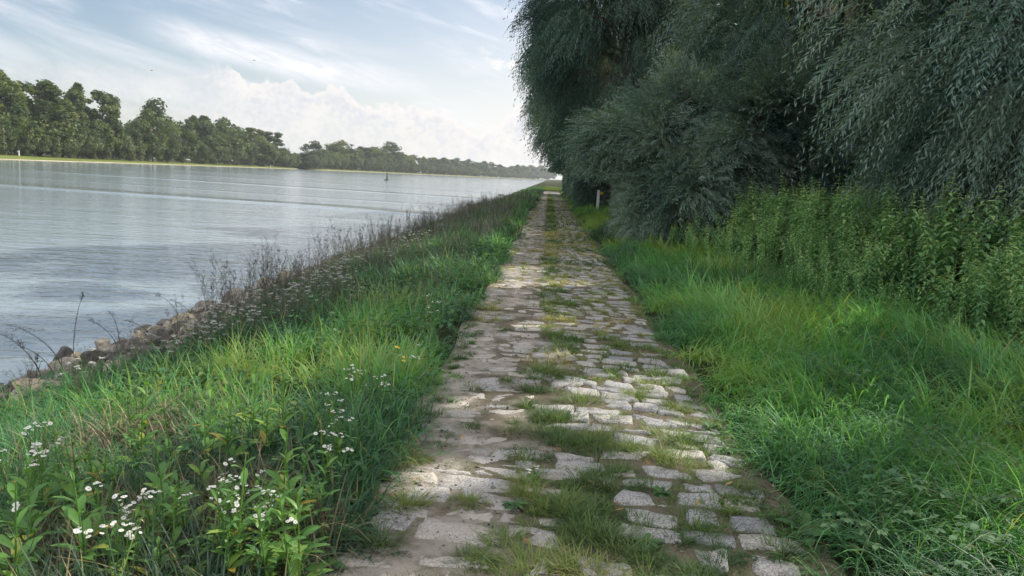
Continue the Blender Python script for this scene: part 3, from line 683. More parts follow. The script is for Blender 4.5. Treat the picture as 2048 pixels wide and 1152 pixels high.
def arc(p0, p1, sag, n=7):
    s = np.linspace(0, 1, n)[:, None]
    return p0*(1-s)+p1*s+np.array([[0, 0, 1.]])*sag*np.sin(PI*s)
def willow(name, base, blobs, dens, leaf, seed, label, group=None, lobe=(.7, 1.3), droop=.9, trunks=2, shoot=(.5, 1.1), K=18, hue=.5, clear=None, cat='tree'):
    """blobs: (x,y,z,rx,ry,rz) crown masses in world metres; dens: shoots per lobe"""
    rg = R(seed); base = np.array(base, float); root = empty(name, base); tag(root, label, cat, group)
    lobes = []
    for bx, by, bz, rx, ry, rz, nl_ in blobs:
        nl_ = int(nl_*1.08); d = nrm(rg.normal(0, 1, (nl_, 3))); rr = rg.uniform(.45, 1.0, nl_)**.5
        lobes.append(np.column_stack([np.array([bx, by, bz])+d*rr[:, None]*np.array([rx, ry, rz]), np.full(nl_, len(lobes))]))
    lobes = np.concatenate(lobes); lobes = lobes[lobes[:, 2] > .35]
    bag = Bag(); wood = Bag()
    # trunk and limbs
    tops = []
    for k in range(trunks):
        a = 2*PI*k/trunks+rg.uniform(0, 1); bl = blobs[k % len(blobs)]
        p0 = base+np.array([math.cos(a), math.sin(a), 0])*.18; p1 = np.array([bl[0], bl[1], bl[2]-bl[5]*.15])+np.append(rg.normal(0, .3, 2), 0)
        pts = arc(p0, p1, 0, 9); pts[:, :2] += (rg.normal(0, .07, (9, 2))); pts[0, 2] -= .15; pts = bend_clear(pts)
        tube(wood, pts, np.linspace(.20, .07, 9)*min(1.6, .5+p1[2]*.12), 9); tops.append(pts)
    allp = np.concatenate(tops)
    for lb in lobes:
        dist = np.linalg.norm(allp-lb[:3], axis=1)+np.where(allp[:, 2] > lb[2]+.3, 3, 0)+np.where(allp[:, 2] < base[2]+.5, 2, 0)
        p0 = allp[np.argmin(dist)]; pts = arc(p0, lb[:3], .12*np.linalg.norm(lb[:3]-p0), 7); pts[1:-1] += rg.normal(0, .05, (5, 3)); pts = bend_clear(pts)
        tube(wood, pts, np.linspace(.04, .009, 7), 5)
    n = int(dens*.80*len(lobes)); lid = rg.integers(0, len(lobes), n)
    lr = rg.uniform(lobe[0], lobe[1], len(lobes))*.68
    bl = np.array([x[:3] for x in blobs])[lobes[:, 3].astype(int)]
    dirl = nrm(lobes[:, :3]-bl+np.array([0, 0, .2]))
    rv = nrm(rg.normal(0, 1, (n, 3)))
    p = lobes[lid, :3]+rv*(rg.uniform(0, 1, n)**.45*lr[lid]*.85)[:, None]
    d0 = nrm(dirl[lid]*1.15+rv*.6+rg.normal(0, .28, (n, 3))+np.array([0, 0, .2]))
    Ls = rg.uniform(shoot[0], shoot[1], n)
    hl = rg.normal(0, .25, len(lobes)); hs = np.clip(hue+hl[lid]+rg.normal(0, .13, n), 0, 1)
    s = (np.arange(K)+.5)/K
    pos = p[:, None]+d0[:, None]*(Ls[:, None]*s)[..., None]
    pos[..., 2] -= (droop*Ls[:, None]*s[None, :]**2)
    tan = d0[:, None]*np.ones((1, K, 1))+np.stack([np.zeros(K), np.zeros(K), -2*droop*s], -1)[None]
    tan = nrm(tan)
    side = nrm(np.cross(tan, rg.normal(0, 1, (n, 1, 3))+np.zeros((n, K, 3))))
    sg = np.where(np.arange(K) % 2 == 0, 1, -1)[None, :, None]
    ld = nrm(tan*.85+side*sg*.55+rg.normal(0, .10, (n, K, 3))+np.array([0, 0, -.18]))
    P = pos.reshape(-1, 3); D = ld.reshape(-1, 3); Hh = np.repeat(hs, K)+rg.normal(0, .07, n*K)
    k = sun_gap(P) & (P[:, 2] > .12)
    if clear is not None: k &= clear(P)
    P, D, Hh = P[k], D[k], Hh[k]; m = len(P)
    nn = nrm(np.cross(D, np.repeat(side.reshape(-1, 3)[k], 1, 0))+rg.normal(0, .45, (m, 3)))
    taper = np.repeat(np.ones(n), K)[k]
    lances(bag, P, D, nn, leaf*1.12*rg.uniform(.6, 1.2, m)*taper, leaf*.19*rg.uniform(.8, 1.25, m), np.clip(Hh, 0, 1))
    # twig stems
    st = Bag(); tw = (rg.random(n) < .5) & sun_gap(pos[:, 0]) & sun_gap(pos[:, -1]) & sun_gap(pos[:, K//2]) & (pos[:, -1, 2] > .15)
    if clear is not None: tw &= clear(pos[:, 0]) & clear(pos[:, -1])
    pp = pos[tw][:, ::max(1, K//5)]; kk = pp.shape[1]; nn_ = len(pp)
    w_ = leaf*.028; sd_ = side[tw][:, 0]
    V = np.stack([pp-sd_[:, None]*w_, pp+sd_[:, None]*w_], 2).reshape(-1, 3)
    bse = (np.arange(nn_)*kk*2)[:, None]; kx = (np.arange(kk-1)*2)[None]
    bag.add(V, np.stack([bse+kx, bse+kx+1, bse+kx+3, bse+kx+2], -1).reshape(-1, 4), .15)
    for nm, bg_, mt in (('trunk', wood, MAT['bark']), ('crown', bag, MAT['willow'])):
        o = link(nm, bg_.mesh(nm, mt, smooth=(nm == 'trunk')), root); o.location = -base
        o.matrix_parent_inverse = Matrix.Identity(4)
    return root
noreach = lambda P: ~((np.abs(P[:, 0]-.2) < 1.2) & (P[:, 2] < 2.2))
# near willow over the nettles
willow('willow_tree', (8.6, 12.6, .2), [(8.2, 12.4, 6.8, 3.6, 3.6, 2.8, 44), (7.4, 11.4, 3.9, 2.8, 2.6, 2.0, 34), (10.6, 11.0, 4.2, 3.0, 2.8, 2.4, 34), (6.6, 13.4, 5.6, 2.0, 2.2, 1.8, 22), (8.6, 14.2, 10.0, 3.3, 3.8, 2.6, 40)], 240, .105, 101,
       'large grey-leaved willow hanging over the nettles on the right', lobe=(.8, 1.5), trunks=3)
willow('willow_tree', (13.2, 9.0, .3), [(12.6, 8.4, 5.6, 3.2, 3.2, 3.2, 44), (11.0, 7.4, 4.0, 2.0, 2.0, 1.8, 22)], 200, .11, 102,
       'grey willow at the far right edge, its trunk hidden by the nettles', lobe=(.8, 1.5), trunks=2)
# spreading shrub by the path
willow('willow_shrub', (3.9, 20.0, .05), [(4.0, 19.8, 2.3, 2.4, 2.3, 1.85, 50), (3.3, 19.2, 1.3, 1.6, 1.7, 1.1, 26), (5.6, 18.8, 2.9, 1.8, 1.9, 1.6, 24), (2.4, 20.2, 2.7, 1.5, 1.3, .6, 14), (6.4, 18.0, 1.8, 1.4, 1.4, 1.1, 18)], 200, .105, 103,
       'low spreading grey willow shrub reaching out over the right side of the path', lobe=(.5, .95), droop=.32, trunks=4, shoot=(.5, 1.15), clear=lambda P: ~((P[:, 0] < 1.2+1.0*fbm(P, 1.6, 9, 3)) & (P[:, 2] < 1.4+.5*vnoise(P, 1.3, 4))), cat='shrub', hue=.72)
willow('willow_tree', (7.4, 21.5, .2), [(7.2, 21.5, 7.0, 3.6, 3.4, 4.2, 62), (5.8, 20.5, 4.0, 2.2, 2.0, 2.2, 26), (7.6, 20.6, 11.2, 3.2, 3.8, 2.6, 36)], 190, .12, 104,
       'dark willow standing directly behind the low spreading shrub', lobe=(.9, 1.6), trunks=3, K=14, hue=.38)
# tall willows along the track, crowns leaning out over it
willow('willow_tree', (4.2, 30.5, .05), [(3.0, 30.5, 8.2, 4.3, 4.6, 5.2, 90), (1.6, 30.0, 10.5, 3.0, 3.6, 3.6, 40), (4.6, 30.0, 2.8, 2.0, 3.0, 2.2, 30), (5.6, 29.0, 11.5, 3.2, 4.2, 2.6, 30)], 200, .15, 105,
       'tall dense willow whose crown leans out over the path against the sky', lobe=(.9, 1.6), trunks=3, K=13, clear=lambda P: noreach(P) & ~((P[:, 0] < 2.2+1.6*fbm(P, .8, 9, 3)) & (P[:, 2] < 1.4+.8*vnoise(P, .9, 4))), hue=.45)
willow('willow_tree', (4.6, 41.0, .05), [(3.0, 41, 7.6, 4.6, 5.2, 5.6, 84), (2.6, 41, 2.6, 2.0, 4.0, 2.2, 28)], 190, .18, 106,
       'second tall willow along the track, just beyond the leaning one', lobe=(1.0, 1.8), trunks=3, K=12, clear=lambda P: noreach(P) & ~((P[:, 0] < 3.0+1.5*fbm(P, .8, 9, 3)) & (P[:, 2] < 1.3+.8*vnoise(P, .9, 4)) & (P[:, 1] < 40)), hue=.45)
willow('willow_tree', (5.0, 55.0, .05), [(3.0, 55, 7.4, 4.8, 6.2, 5.8, 80), (2.9, 54, 2.4, 2.0, 5.0, 2.2, 28)], 150, .25, 107,
       'third tall willow along the track, mostly hidden by nearer crowns', lobe=(1.1, 1.9), trunks=2, K=10, clear=noreach, hue=.45)
willow('willow_tree', (5.4, 74.0, .05), [(4.2, 74, 6.8, 4.6, 9, 5.8, 80), (3.4, 73, 2.2, 1.8, 8.0, 2.0, 30)], 110, .36, 108,
       'farthest willow along the track, low and dark beside the path', lobe=(1.2, 2.2), trunks=2, K=9, clear=noreach, hue=.45)

# ------------------------------------------------------------------ trees made as prototypes, then copied
def card_tree(name, H, kind, seed, cards, card, mat):
    """kind -> crown masses; leaves are irregular leaf clumps spread through the lobes"""
    rg = R(seed); bag = Bag(); wood = Bag(); lob = []
    if kind == 'poplar':       # tall, with an open feathery top
        for k in range(58):
            z = rg.uniform(.10, .97); w = .17*np.interp(z, [.1, .35, .7, .9, 1], [.8, 1, .95, .62, .3])
            a = rg.uniform(0, 2*PI); r = rg.uniform(.3, 1)**.5*w
            lob.append((r*math.cos(a), r*math.sin(a), z, rg.uniform(.06, .095)*np.interp(z, [.3, 1], [1.15, .8])))
    elif kind == 'column':
        for k in range(26):
            z = rg.uniform(.08, .98); w = .10*np.interp(z, [.08, .3, .8, 1], [.8, 1, .8, .2]); a = rg.uniform(0, 2*PI); r = rg.uniform(.2, 1)**.5*w
            lob.append((r*math.cos(a), r*math.sin(a), z, rg.uniform(.04, .075)))
    elif kind == 'round':
        for k in range(34):
            d = nrm(rg.normal(0, 1, 3)); r = rg.uniform(.4, 1)**.5
            lob.append((d[0]*.33*r, d[1]*.33*r, .54+d[2]*.42*r, rg.uniform(.08, .16)))
    elif kind == 'willowy':
        for k in range(32):
            d = nrm(rg.normal(0, 1, 3)); r = rg.uniform(.5, 1)**.5
            lob.append((d[0]*.42*r, d[1]*.42*r, max(.12, .50+d[2]*.44*r), rg.uniform(.10, .17)))
    elif kind == 'bush':
        for k in range(20):
            d = nrm(rg.normal(0, 1, 3)); r = rg.uniform(.3, 1)**.5
            lob.append((d[0]*.62*r, d[1]*.62*r, max(.15, .45+d[2]*.45*r), rg.uniform(.18, .28)))
    lob = np.array(lob)*H
    lob = lob[lob[:, 2] > 0]
    n = cards; p = lob[:, 3]**2; lid = rg.choice(len(lob), n, p=p/p.sum())
    v = nrm(rg.normal(0, 1, (n, 3))); rr = rg.uniform(.15, 1, n)**.5
    P = lob[lid, :3]+v*(rr*lob[lid, 3])[:, None]*np.array([1, 1, .85])
    P[:, 2] = np.maximum(P[:, 2], .02*H)
    nn = nrm(v+rg.normal(0, .55, (n, 3))+np.array([0, 0, .25])); a = nrm(np.cross(nn, rg.normal(0, 1, (n, 3)))); b_ = np.cross(nn, a)
    if kind in ('willowy',):
        a = nrm(a*.5+np.array([0, 0, -1.0])); b_ = nrm(np.cross(nn, a))
    s = card*rg.uniform(.5, 1.3, n)
    c = rg.uniform(.55, 1.25, (n, 4)); asp = 1.5 if kind == 'willowy' else 1.15
    V = np.stack([P+a*(s*c[:, 0]*asp)[:, None], P+b_*(s*c[:, 1])[:, None], P-a*(s*c[:, 2]*asp)[:, None], P-b_*(s*c[:, 3])[:, None]], 1)*1.0
    V[:, 1] += nn*(s*.25)[:, None]; V[:, 3] += nn*(s*.25)[:, None]
    lr = rg.normal(.5, .16, len(lob))
    bag.add(V.reshape(-1, 3), np.arange(n*4).reshape(-1, 4), np.repeat(np.clip(lr[lid]+rg.normal(0, .14, n), 0, 1), 4))
    hp = H*(.82 if kind in ('poplar', 'column') else .55)
    pts = arc(np.array([0, 0, -.2]), np.array([rg.normal(0, .02)*H, rg.normal(0, .02)*H, hp]), 0, 8); pts[1:-1, :2] += rg.normal(0, .006*H, (6, 2))
    tube(wood, pts, np.linspace(.017, .004, 8)*H, 7)
    for lb in lob[::2]:
        k = np.argmin(np.linalg.norm(pts-(lb[:3]-np.array([0, 0, .12*H])), axis=1)); tube(wood, arc(pts[k], lb[:3], .01*H, 5), np.linspace(.006, .0015, 5)*H, 5)
    root = empty(name); link('trunk', wood.mesh('trunk', MAT['bark']), root); link('crown', bag.mesh('crown', mat, smooth=False), root)
    return root

# wood behind the willows: only glimpsed through their gaps
wood_protos = [card_tree('woodland_tree', 11, 'round', 300+i, 9000, .17, MAT['back']) for i in range(2)]
first = {}
def put(proto, loc, rz, sc, label, cat, group=None):
    if proto.name not in first:
        first[proto.name] = 1; o = proto; o.location = loc; o.rotation_euler = (0, 0, rz); o.scale = sc; tag(o, label, cat, group)
        return o
    o = copy_thing(proto, loc, rz, sc, label, group); o['category'] = cat
    return o
rg = R(55)
for i, (x, y, s) in enumerate([(12.5, 19, .95), (16, 14.5, .9), (12, 27, 1.1), (17.5, 22, 1.1), (21, 10, .85), (19, 30, 1.2), (24, 17, 1.0), (14, 37, 1.15), (9.5, 35, 1.05), (26, 25, 1.1), (11, 48, 1.2), (20, 41, 1.2), (12, 64, 1.2), (18, 56, 1.25), (30, 13, 1.0), (12, 86, 1.3), (8, 100, 1.25), (7, 122, 1.2), (7, 150, 1.2), (9, 185, 1.3), (8, 225, 1.3), (10, 275, 1.4)]):
    put(wood_protos[i % 2], (x, y, .2), rg.uniform(0, 6.28), (s*1.05, s*1.05, s), 'broadleaved tree of the wood behind the willows on the right' if y < 95 else 'broadleaved tree lining the right of the track far beyond the willows', 'tree', 'trees of the wood behind the willows' if y < 95 else 'trees lining the far end of the track')

wb = card_tree('woodland_bush', 5, 'bush', 305, 7000, .10, MAT['back'])
for x, y, s in [(13, 15, .9), (15, 11, .9), (17.5, 8, .9), (11, 18, .8), (20, 12, 1.1), (18, 18, 1.0), (24, 13, 1.2), (9.5, 25, .8), (22, 20, 1.1), (28, 19, 1.3), (15, 24, 1.0), (27, 9, 1.2)]:
    put(wb, (x, y, .2), rg.uniform(0, 6.28), (s, s, s), 'leafy bush of the wood behind the nettles and willows', 'bush', 'bushes of the wood behind the nettles')
# far bank trees
FP = {'poplar': [card_tree('poplar', 25, 'poplar', 310+i, 7500, .44, MAT['far']) for i in range(3)],
      'column': [card_tree('poplar', 22, 'column', 320+i, 2600, .40, MAT['far']) for i in range(2)],
      'round': [card_tree('broadleaved_tree', 18, 'round', 330+i, 4600, .42, MAT['far']) for i in range(3)],
      'willowy': [card_tree('bank_willow', 12, 'willowy', 340+i, 3200, .30, MAT['farwillow']) for i in range(3)],
      'bush': [card_tree('bank_bush', 5, 'bush', 350+i, 1500, .22, MAT['farwillow']) for i in range(2)]}
FH = {'poplar': 25, 'column': 22, 'round': 18, 'willowy': 12, 'bush': 5}
FW = {'poplar': .44, 'column': .29, 'round': .86, 'willowy': 1.04, 'bush': 1.6}    # crown width / height
rg = R(77)
cnt = {}
def far_tree(px, top, kind, back, width=None, label=None, gz=None):
    """a tree whose crown top shows at (px, top); back = metres behind the water's edge"""
    Y = shore_Y(px)+back*(1+max(0, shore_Y(px)-400)/900.)
    z0 = float(np.interp(back, off, offz)) if gz is None else gz
    p = at_y(px, top, Y); h = max(2.0, p[2]-z0)
    i = cnt.get(kind, 0); cnt[kind] = i+1
    pr = FP[kind][i % len(FP[kind])]; s = h/FH[kind]
    w = s if width is None else (width/F*Y)/(FW[kind]*FH[kind])
    w = min(max(w, s*.55), s*2.2)
    cat = 'bush' if kind == 'bush' else 'tree'
    dl = {'poplar': 'tall poplar in the tree line on the far river bank', 'column': 'narrow upright poplar in the tree line on the far river bank', 'round': 'rounded broadleaved tree in the tree line on the far river bank',
          'willowy': 'pale green willow at the foot of the tree line on the far bank', 'bush': 'low bush at the edge of the meadow on the far bank'}[kind]
    put(pr, (p[0], p[1], z0-.1), rg.uniform(0, 6.28), (w, w, s), label or dl, cat, None if label else {'bush': 'bushes on the far bank', 'willowy': 'willows along the far bank', 'round': 'broadleaved trees on the far bank', 'poplar': 'poplars on the far bank', 'column': 'narrow poplars on the far bank'}[kind])
for a in [(6, 143, 'poplar', 40, 84, 'tall poplar at the left edge of the photo on the far bank'), (72, 150, 'poplar', 36, 118, 'broad tall poplar, largest crown on the far bank'), (120, 205, 'poplar', 44, 80), (150, 167, 'poplar', 48, 56, 'slim dark poplar just left of the dark twin-topped one on the far bank'), (202, 173, 'poplar', 34, 78, 'dark tall poplar standing free above a dip in the far tree line'),
          (30, 200, 'round', 32, 90, 'yellowish green rounded tree in front of the tall poplars at far left'), (315, 205, 'round', 50, 120, 'broad flat-topped tree rising above the middle of the left tree line'), (382, 228, 'poplar', 44, 34, 'slim ragged poplar with sky beside its top'), (405, 232, 'poplar', 40, 60), (448, 234, 'round', 40, 95, 'rounded dark tree beside the gap of sky in the far tree line'), (470, 250, 'round', 45, 80),
          (500, 256, 'column', 48, 40), (520, 260, 'column', 50, 40), (538, 264, 'column', 52, 40), (553, 266, 'column', 50, 42, 'last narrow poplar at the right end of the left tree line'),
          (625, 284, 'round', 45, 62, 'round tree standing alone right of the inlet'), (686, 280, 'round', 50, 84, 'rounded tree right of the lone round tree by the inlet'), (728, 290, 'poplar', 50, 40), (752, 292, 'round', 52, 60), (775, 286, 'round', 50, 80, 'wide tree at the right end of the middle clump beyond the buoy'), (800, 305, 'round', 55, 70),
          (-45, 150, 'poplar', 40, 90), (-100, 170, 'round', 40, 140), (-170, 150, 'poplar', 44, 120), (-260, 170, 'round', 44, 180)]:
    far_tree(*a)
x = -190
while x < 560:                     # middle storey of the left tree line
    t = np.interp(x, [-200, 0, 100, 180, 260, 330, 420, 480, 560], [215, 225, 232, 245, 240, 244, 258, 272, 296])+rg.normal(0, 7)
    far_tree(x, t, 'round', rg.uniform(27, 40), rg.uniform(60, 90)); x += rg.uniform(24, 34)
x = -180
while x < 585:                     # front row of willows and bushes
    t = np.interp(x, [-200, 0, 120, 250, 400, 500, 560, 585], [250, 258, 262, 268, 285, 296, 300, 310])+rg.normal(0, 8)
    far_tree(x, t, 'willowy', rg.uniform(23, 28), rg.uniform(48, 74)); x += rg.uniform(28, 40)
for x, t in [(112, 303), (182, 294), (215, 298), (262, 300), (365, 313), (405, 315), (425, 312), (470, 318), (500, 320), (523, 321), (560, 326), (578, 322), (598, 322), (612, 330)]:
    far_tree(x, t, 'bush', rg.uniform(17, 22), rg.uniform(16, 30))
x = 562
while x < 1105:                    # the long wood running away upstream
    t = np.interp(x, [562, 600, 640, 700, 800, 850, 900, 960, 1000, 1050, 1090, 1110], [300, 306, 300, 298, 304, 313, 318, 322, 327, 331, 335, 337])+rg.normal(0, 2.2)
    far_tree(x, t, 'round' if rg.random() < .75 else 'poplar', rg.uniform(30, 60), rg.uniform(30, 48)); x += rg.uniform(11, 17)
x = 570
while x < 1100:
    t = np.interp(x, [570, 620, 700, 800, 900, 1000, 1100], [312, 312, 310, 319, 330, 338, 344])+rg.normal(0, 2.5)
    far_tree(x, t, 'willowy', rg.uniform(20, 28), rg.uniform(22, 40)); x += rg.uniform(7.5, 13)
for ps in FP.values():              # a prototype that was never needed is not part of the place
    for p in ps:
        if p.name not in first:
            for c in list(p.children): bpy.data.objects.remove(c)
            bpy.data.objects.remove(p)

# small white posts and boards on the far meadow
def post_thing(name, px, py, Y, h, w, label, board=False):
    p = at_y(px, py, Y); r = empty(name, p); tag(r, label, 'marker')
    b = Bag(); tube(b, [[0, 0, -.6], [0, 0, h*.5], [0, 0, h]], [w, w, w*.9], 8); link('post', b.mesh('post', MAT['wpaint'] if not board else MAT['bark']), r)
    bm = bmesh.new(); bmesh.ops.create_cube(bm, size=1); bmesh.ops.scale(bm, vec=(w*(9 if board else 2.6), .08, w*(9 if board else 1.2)), verts=bm.verts)
    bmesh.ops.bevel(bm, geom=bm.edges, offset=.02, segments=2); bmesh.ops.translate(bm, vec=(0, -w-.045, h-.1 if board else h*.8), verts=bm.verts)
    m = bpy.data.meshes.new('board' if board else 'cap'); bm.to_mesh(m); bm.free(); m.materials.append(MAT['wsign']); link('board' if board else 'cap', m, r)
post_thing('marker_post', 38, 308, 238, 1.1, .2, 'white marker post at the far left of the far meadow')
post_thing('marker_board', 281, 318, 344, 1.7, .09, 'small white board on a post before dark trees on the far bank', True)
post_thing('marker_post', 435, 325, 445, 1.1, .2, 'white marker post in the middle of the far meadow')
post_thing('marker_post', 541, 334, 535, 1.5, .2, 'white marker post near the tip of the far meadow')

# ------------------------------------------------------------------ rocks
def rock_mesh(seed, flat=.7, mat='rock'):
    rg = R(seed); bm = bmesh.new(); bmesh.ops.create_icosphere(bm, subdivisions=4, radius=1)
    V = np.array([v.co[:] for v in bm.verts])
    for k in range(11):
        n_ = nrm(rg.normal(0, 1, 3)); d = rg.uniform(.36, .74); t = V@n_-d; V -= np.where(t > 0, t, 0)[:, None]*n_
    V *= np.array([1, rg.uniform(.65, .9), flat]); V *= (1+(fbm(V, 2.2, seed, 4)-.5)*.34)[:, None]
    V += (np.stack([fbm(V, 7, seed+1, 3), fbm(V, 7, seed+2, 3), fbm(V, 7, seed+3, 3)], -1)-.5)*.07
    for v, c in zip(bm.verts, V): v.co = c
    m = bpy.data.meshes.new('rock'); bm.to_mesh(m); bm.free(); m.materials.append(MAT[mat])
    for p in m.polygons: p.use_smooth = True
    return m
RM = [rock_mesh(400+i, f) for i, f in enumerate((.7, .55, .8, .62, .45, .75, .6))]
PRM = [rock_mesh(420+i, .75, 'palerock') for i in range(2)]
def rock(m, loc, s, label, group=None, tilt=.25, rz=None):
    o = link('rock', m); o.location = loc; o.scale = (s, s, s); o.rotation_euler = (rg.normal(0, tilt), rg.normal(0, tilt), rg.uniform(0, 6.28) if rz is None else rz)
    tag(o, label, 'rock', group); return o
rg = R(88)
def shore_rock(px, py, s, label, mats=RM, z=WATER+.06, k=0, tilt=.2):
    p = at_z(px, py, z); rock(mats[k % len(mats)], (p[0], p[1], z+s*.05), s, label, None, tilt)
shore_rock(50, 828, 0.21, 'pale yellowish boulder nearest the camera, low at the left edge', PRM, -.72, 0)
shore_rock(210, 815, 0.12, 'small pale stone just right of the yellowish boulder', PRM, -.6, 1)
shore_rock(130, 748, 0.25, 'rounded grey-topped boulder with a pale yellow side beneath it', RM, -1.0, 0)
shore_rock(62, 762, 0.26, 'flat dark slab lying half in the water at the left edge', RM, WATER+.03, 4, .06)
shore_rock(150, 775, 0.19, 'pale yellow boulder below the grey-topped one', PRM, -.95, 0)
shore_rock(280, 668, 0.14, 'left one of two stones standing in the water off the bank', RM, WATER+.02, 2)
shore_rock(316, 668, 0.15, 'right one of two stones standing in the water off the bank', RM, WATER+.02, 5)
shore_rock(385, 634, 0.29, 'broad flat brown stone at the water edge below the tall weeds', RM, WATER+.08, 3, .08)
shore_rock(572, 563, 0.30, 'dark angular rock at the water edge, left one of a pair', RM, WATER+.10, 2)
shore_rock(600, 558, 0.32, 'dark angular rock at the water edge, right one of a pair', RM, WATER+.12, 5)
shore_rock(772, 492, 0.34, 'sunlit orange-brown stone showing through the brown weeds, the nearer of two', PRM, -.75, 1)
shore_rock(800, 488, 0.31, 'sunlit orange-brown stone showing through the brown weeds, the farther of two', PRM, -.78, 0)
n = 0; occ = []
while n < 288:
    y = 4.5+20*rg.random()**1.5; x = rg.uniform(-6.5, float(rock_line(y))+.12)-(.3 if rg.random() < .06 else 0); s = rg.uniform(.09, .20)*(1.5 if rg.random() < .18 else 1)
    if x < -7.0: continue
    if any((x-a)**2+(y-b_)**2 < (.52*(s+c))**2 for a, b_, c in occ): 
        if rg.random() < .97: continue
    occ.append((x, y, s)); n += 1
    rock(RM[rg.integers(0, len(RM))], (x, y, float(ground_z(np.array([x]))[0])+s*.22), s, 'grey-brown riprap rock among the heaped stones along the near waterline', 'riprap rocks along the near waterline', .4)

# small rubble between them
rb = Bag(); bmx = bmesh.new(); bmesh.ops.create_icosphere(bmx, subdivisions=1, radius=1); IV = np.array([v.co[:] for v in bmx.verts]); IF = np.array([[v.index for v in f.verts]+[f.verts[0].index] for f in bmx.faces]); bmx.free()
for k in range(2600):
    y = 4+50*rg.random()**1.4; x = rg.uniform(-6.9, -4.1); sz_ = rg.uniform(.02, .075)*(1 if y < 15 else 1.4)
    v = IV*(1+rg.normal(0, .22, (len(IV), 1)))*np.array([1, rg.uniform(.6, 1), rg.uniform(.4, .8)])*sz_; a = rg.uniform(0, 6.28)
    v = np.column_stack([v[:, 0]*math.cos(a)-v[:, 1]*math.sin(a)+x, v[:, 0]*math.sin(a)+v[:, 1]*math.cos(a)+y, v[:, 2]+float(ground_z(np.array([x]))[0])+sz_*.3]); rb.add(v, IF, rg.random())
m_ = rb.mesh('rubble', MAT['shingle2'], smooth=False)
tag(link('rubble', m_), 'small broken stones strewn between the riprap rocks of the bank', 'rubble', kind='stuff')
# ------------------------------------------------------------------ nettles
def nettle_proto(seed):
    rg = R(seed); root = empty('nettle'); H = rg.uniform(1.3, 1.62); lean = rg.normal(0, .10, 2)
    st = Bag(); lf = Bag(); s = np.linspace(0, 1, 9); pts = np.column_stack([lean[0]*s**2*H, lean[1]*s**2*H, s*H]); tube(st, pts, np.linspace(.006, .002, 9), 5, .5)
    stems = [(pts, 1.0)]
    for k in range(7):
        z = rg.uniform(.35, .85); a = rg.uniform(0, 2*PI); p0 = pts[int(z*8)]; ln = rg.uniform(.16, .36)
        q = p0+np.linspace(0, 1, 5)[:, None]*np.array([math.cos(a)*.6, math.sin(a)*.6, .8])*ln; tube(st, q, np.linspace(.003, .001, 5), 4, .5); stems.append((q, .6))
    B_, D_, L_, Rr = [], [], [], []; cat_b, cat_d = [], []
    for q, sc in stems:
        ln = np.linalg.norm(q[-1]-q[0]); nn = int(ln/(.052 if sc == 1 else .038)); ph = rg.uniform(0, 3)
        for k in range(nn):
            t = (k+.6)/nn
            if sc == 1 and t < .12: continue
            i = t*(len(q)-1); j = min(int(i), len(q)-2); p = q[j]+(q[j+1]-q[j])*(i-j)
            for m_ in (0, 1):
                a = ph+k*PI/2+m_*PI+rg.normal(0, .25)
                ll = sc*np.interp(t, [0, .3, .75, .93, 1], [.10, .135, .115, .075, .04])*rg.uniform(.8, 1.2)
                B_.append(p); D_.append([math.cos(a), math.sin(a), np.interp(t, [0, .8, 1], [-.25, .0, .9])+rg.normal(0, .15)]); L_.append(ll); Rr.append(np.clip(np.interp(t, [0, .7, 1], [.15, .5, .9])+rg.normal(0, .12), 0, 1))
                if t > .55 and t < .97 and rg.random() < .8:
                    for z in range(2):
                        cat_b.append(p); a2 = a+rg.normal(0, .5); cat_d.append([math.cos(a2), math.sin(a2), .25])
    n_ = len(B_); L_ = np.array(L_)
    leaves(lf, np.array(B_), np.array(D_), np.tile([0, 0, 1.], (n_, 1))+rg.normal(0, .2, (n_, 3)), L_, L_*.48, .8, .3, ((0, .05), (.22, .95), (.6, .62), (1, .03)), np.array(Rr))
    cb = np.array(cat_b); cd = np.array(cat_d); fl = Bag()
    lances(fl, cb, nrm(cd+np.array([0, 0, -.5])), np.tile([.3, .1, 1.], (len(cb), 1)), rg.uniform(.03, .07, len(cb)), .006, rg.uniform(.8, 1, len(cb)))
    link('stem', st.mesh('stem', MAT['nstem']), root); link('foliage', lf.mesh('foliage', MAT['nettle']), root); link('blossom', fl.mesh('blossom', MAT['nettle']), root)
    return root, (st, lf)
NP = [nettle_proto(500+i) for i in range(6)]
rg = R(91); spots = []
def nettle_front(y): return np.interp(y, [3, 5, 7, 10, 13, 16, 19], [3.1, 3.6, 3.85, 3.65, 3.1, 2.75, 2.9])+(vnoise(np.column_stack([np.atleast_1d(y), np.zeros(np.size(y))]), .9, 3)[0 if np.size(y) == 1 else slice(None)]-.5)*.9
while len(spots) < 760:
    y = rg.uniform(3.6, 18.2); x = nettle_front(y)+rg.uniform(-.15, 4.2)+rg.normal(0, .12)
    if x > 8.6: continue
    spots.append((x, y))
spots.sort(key=lambda p: p[0]-nettle_front(p[1])+.06*p[1])
LABN = 'tall green stinging nettle in the dense stand below the willows on the right'
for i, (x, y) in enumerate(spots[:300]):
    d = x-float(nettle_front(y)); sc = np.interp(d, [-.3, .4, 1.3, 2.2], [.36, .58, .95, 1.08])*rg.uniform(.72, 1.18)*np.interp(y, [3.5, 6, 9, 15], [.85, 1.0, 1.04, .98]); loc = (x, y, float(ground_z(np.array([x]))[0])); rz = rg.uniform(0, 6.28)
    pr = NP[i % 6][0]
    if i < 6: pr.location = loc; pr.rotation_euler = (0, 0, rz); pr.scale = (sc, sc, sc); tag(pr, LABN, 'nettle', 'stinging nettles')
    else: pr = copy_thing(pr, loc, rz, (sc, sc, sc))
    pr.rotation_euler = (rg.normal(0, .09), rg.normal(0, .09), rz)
rest = Bag()
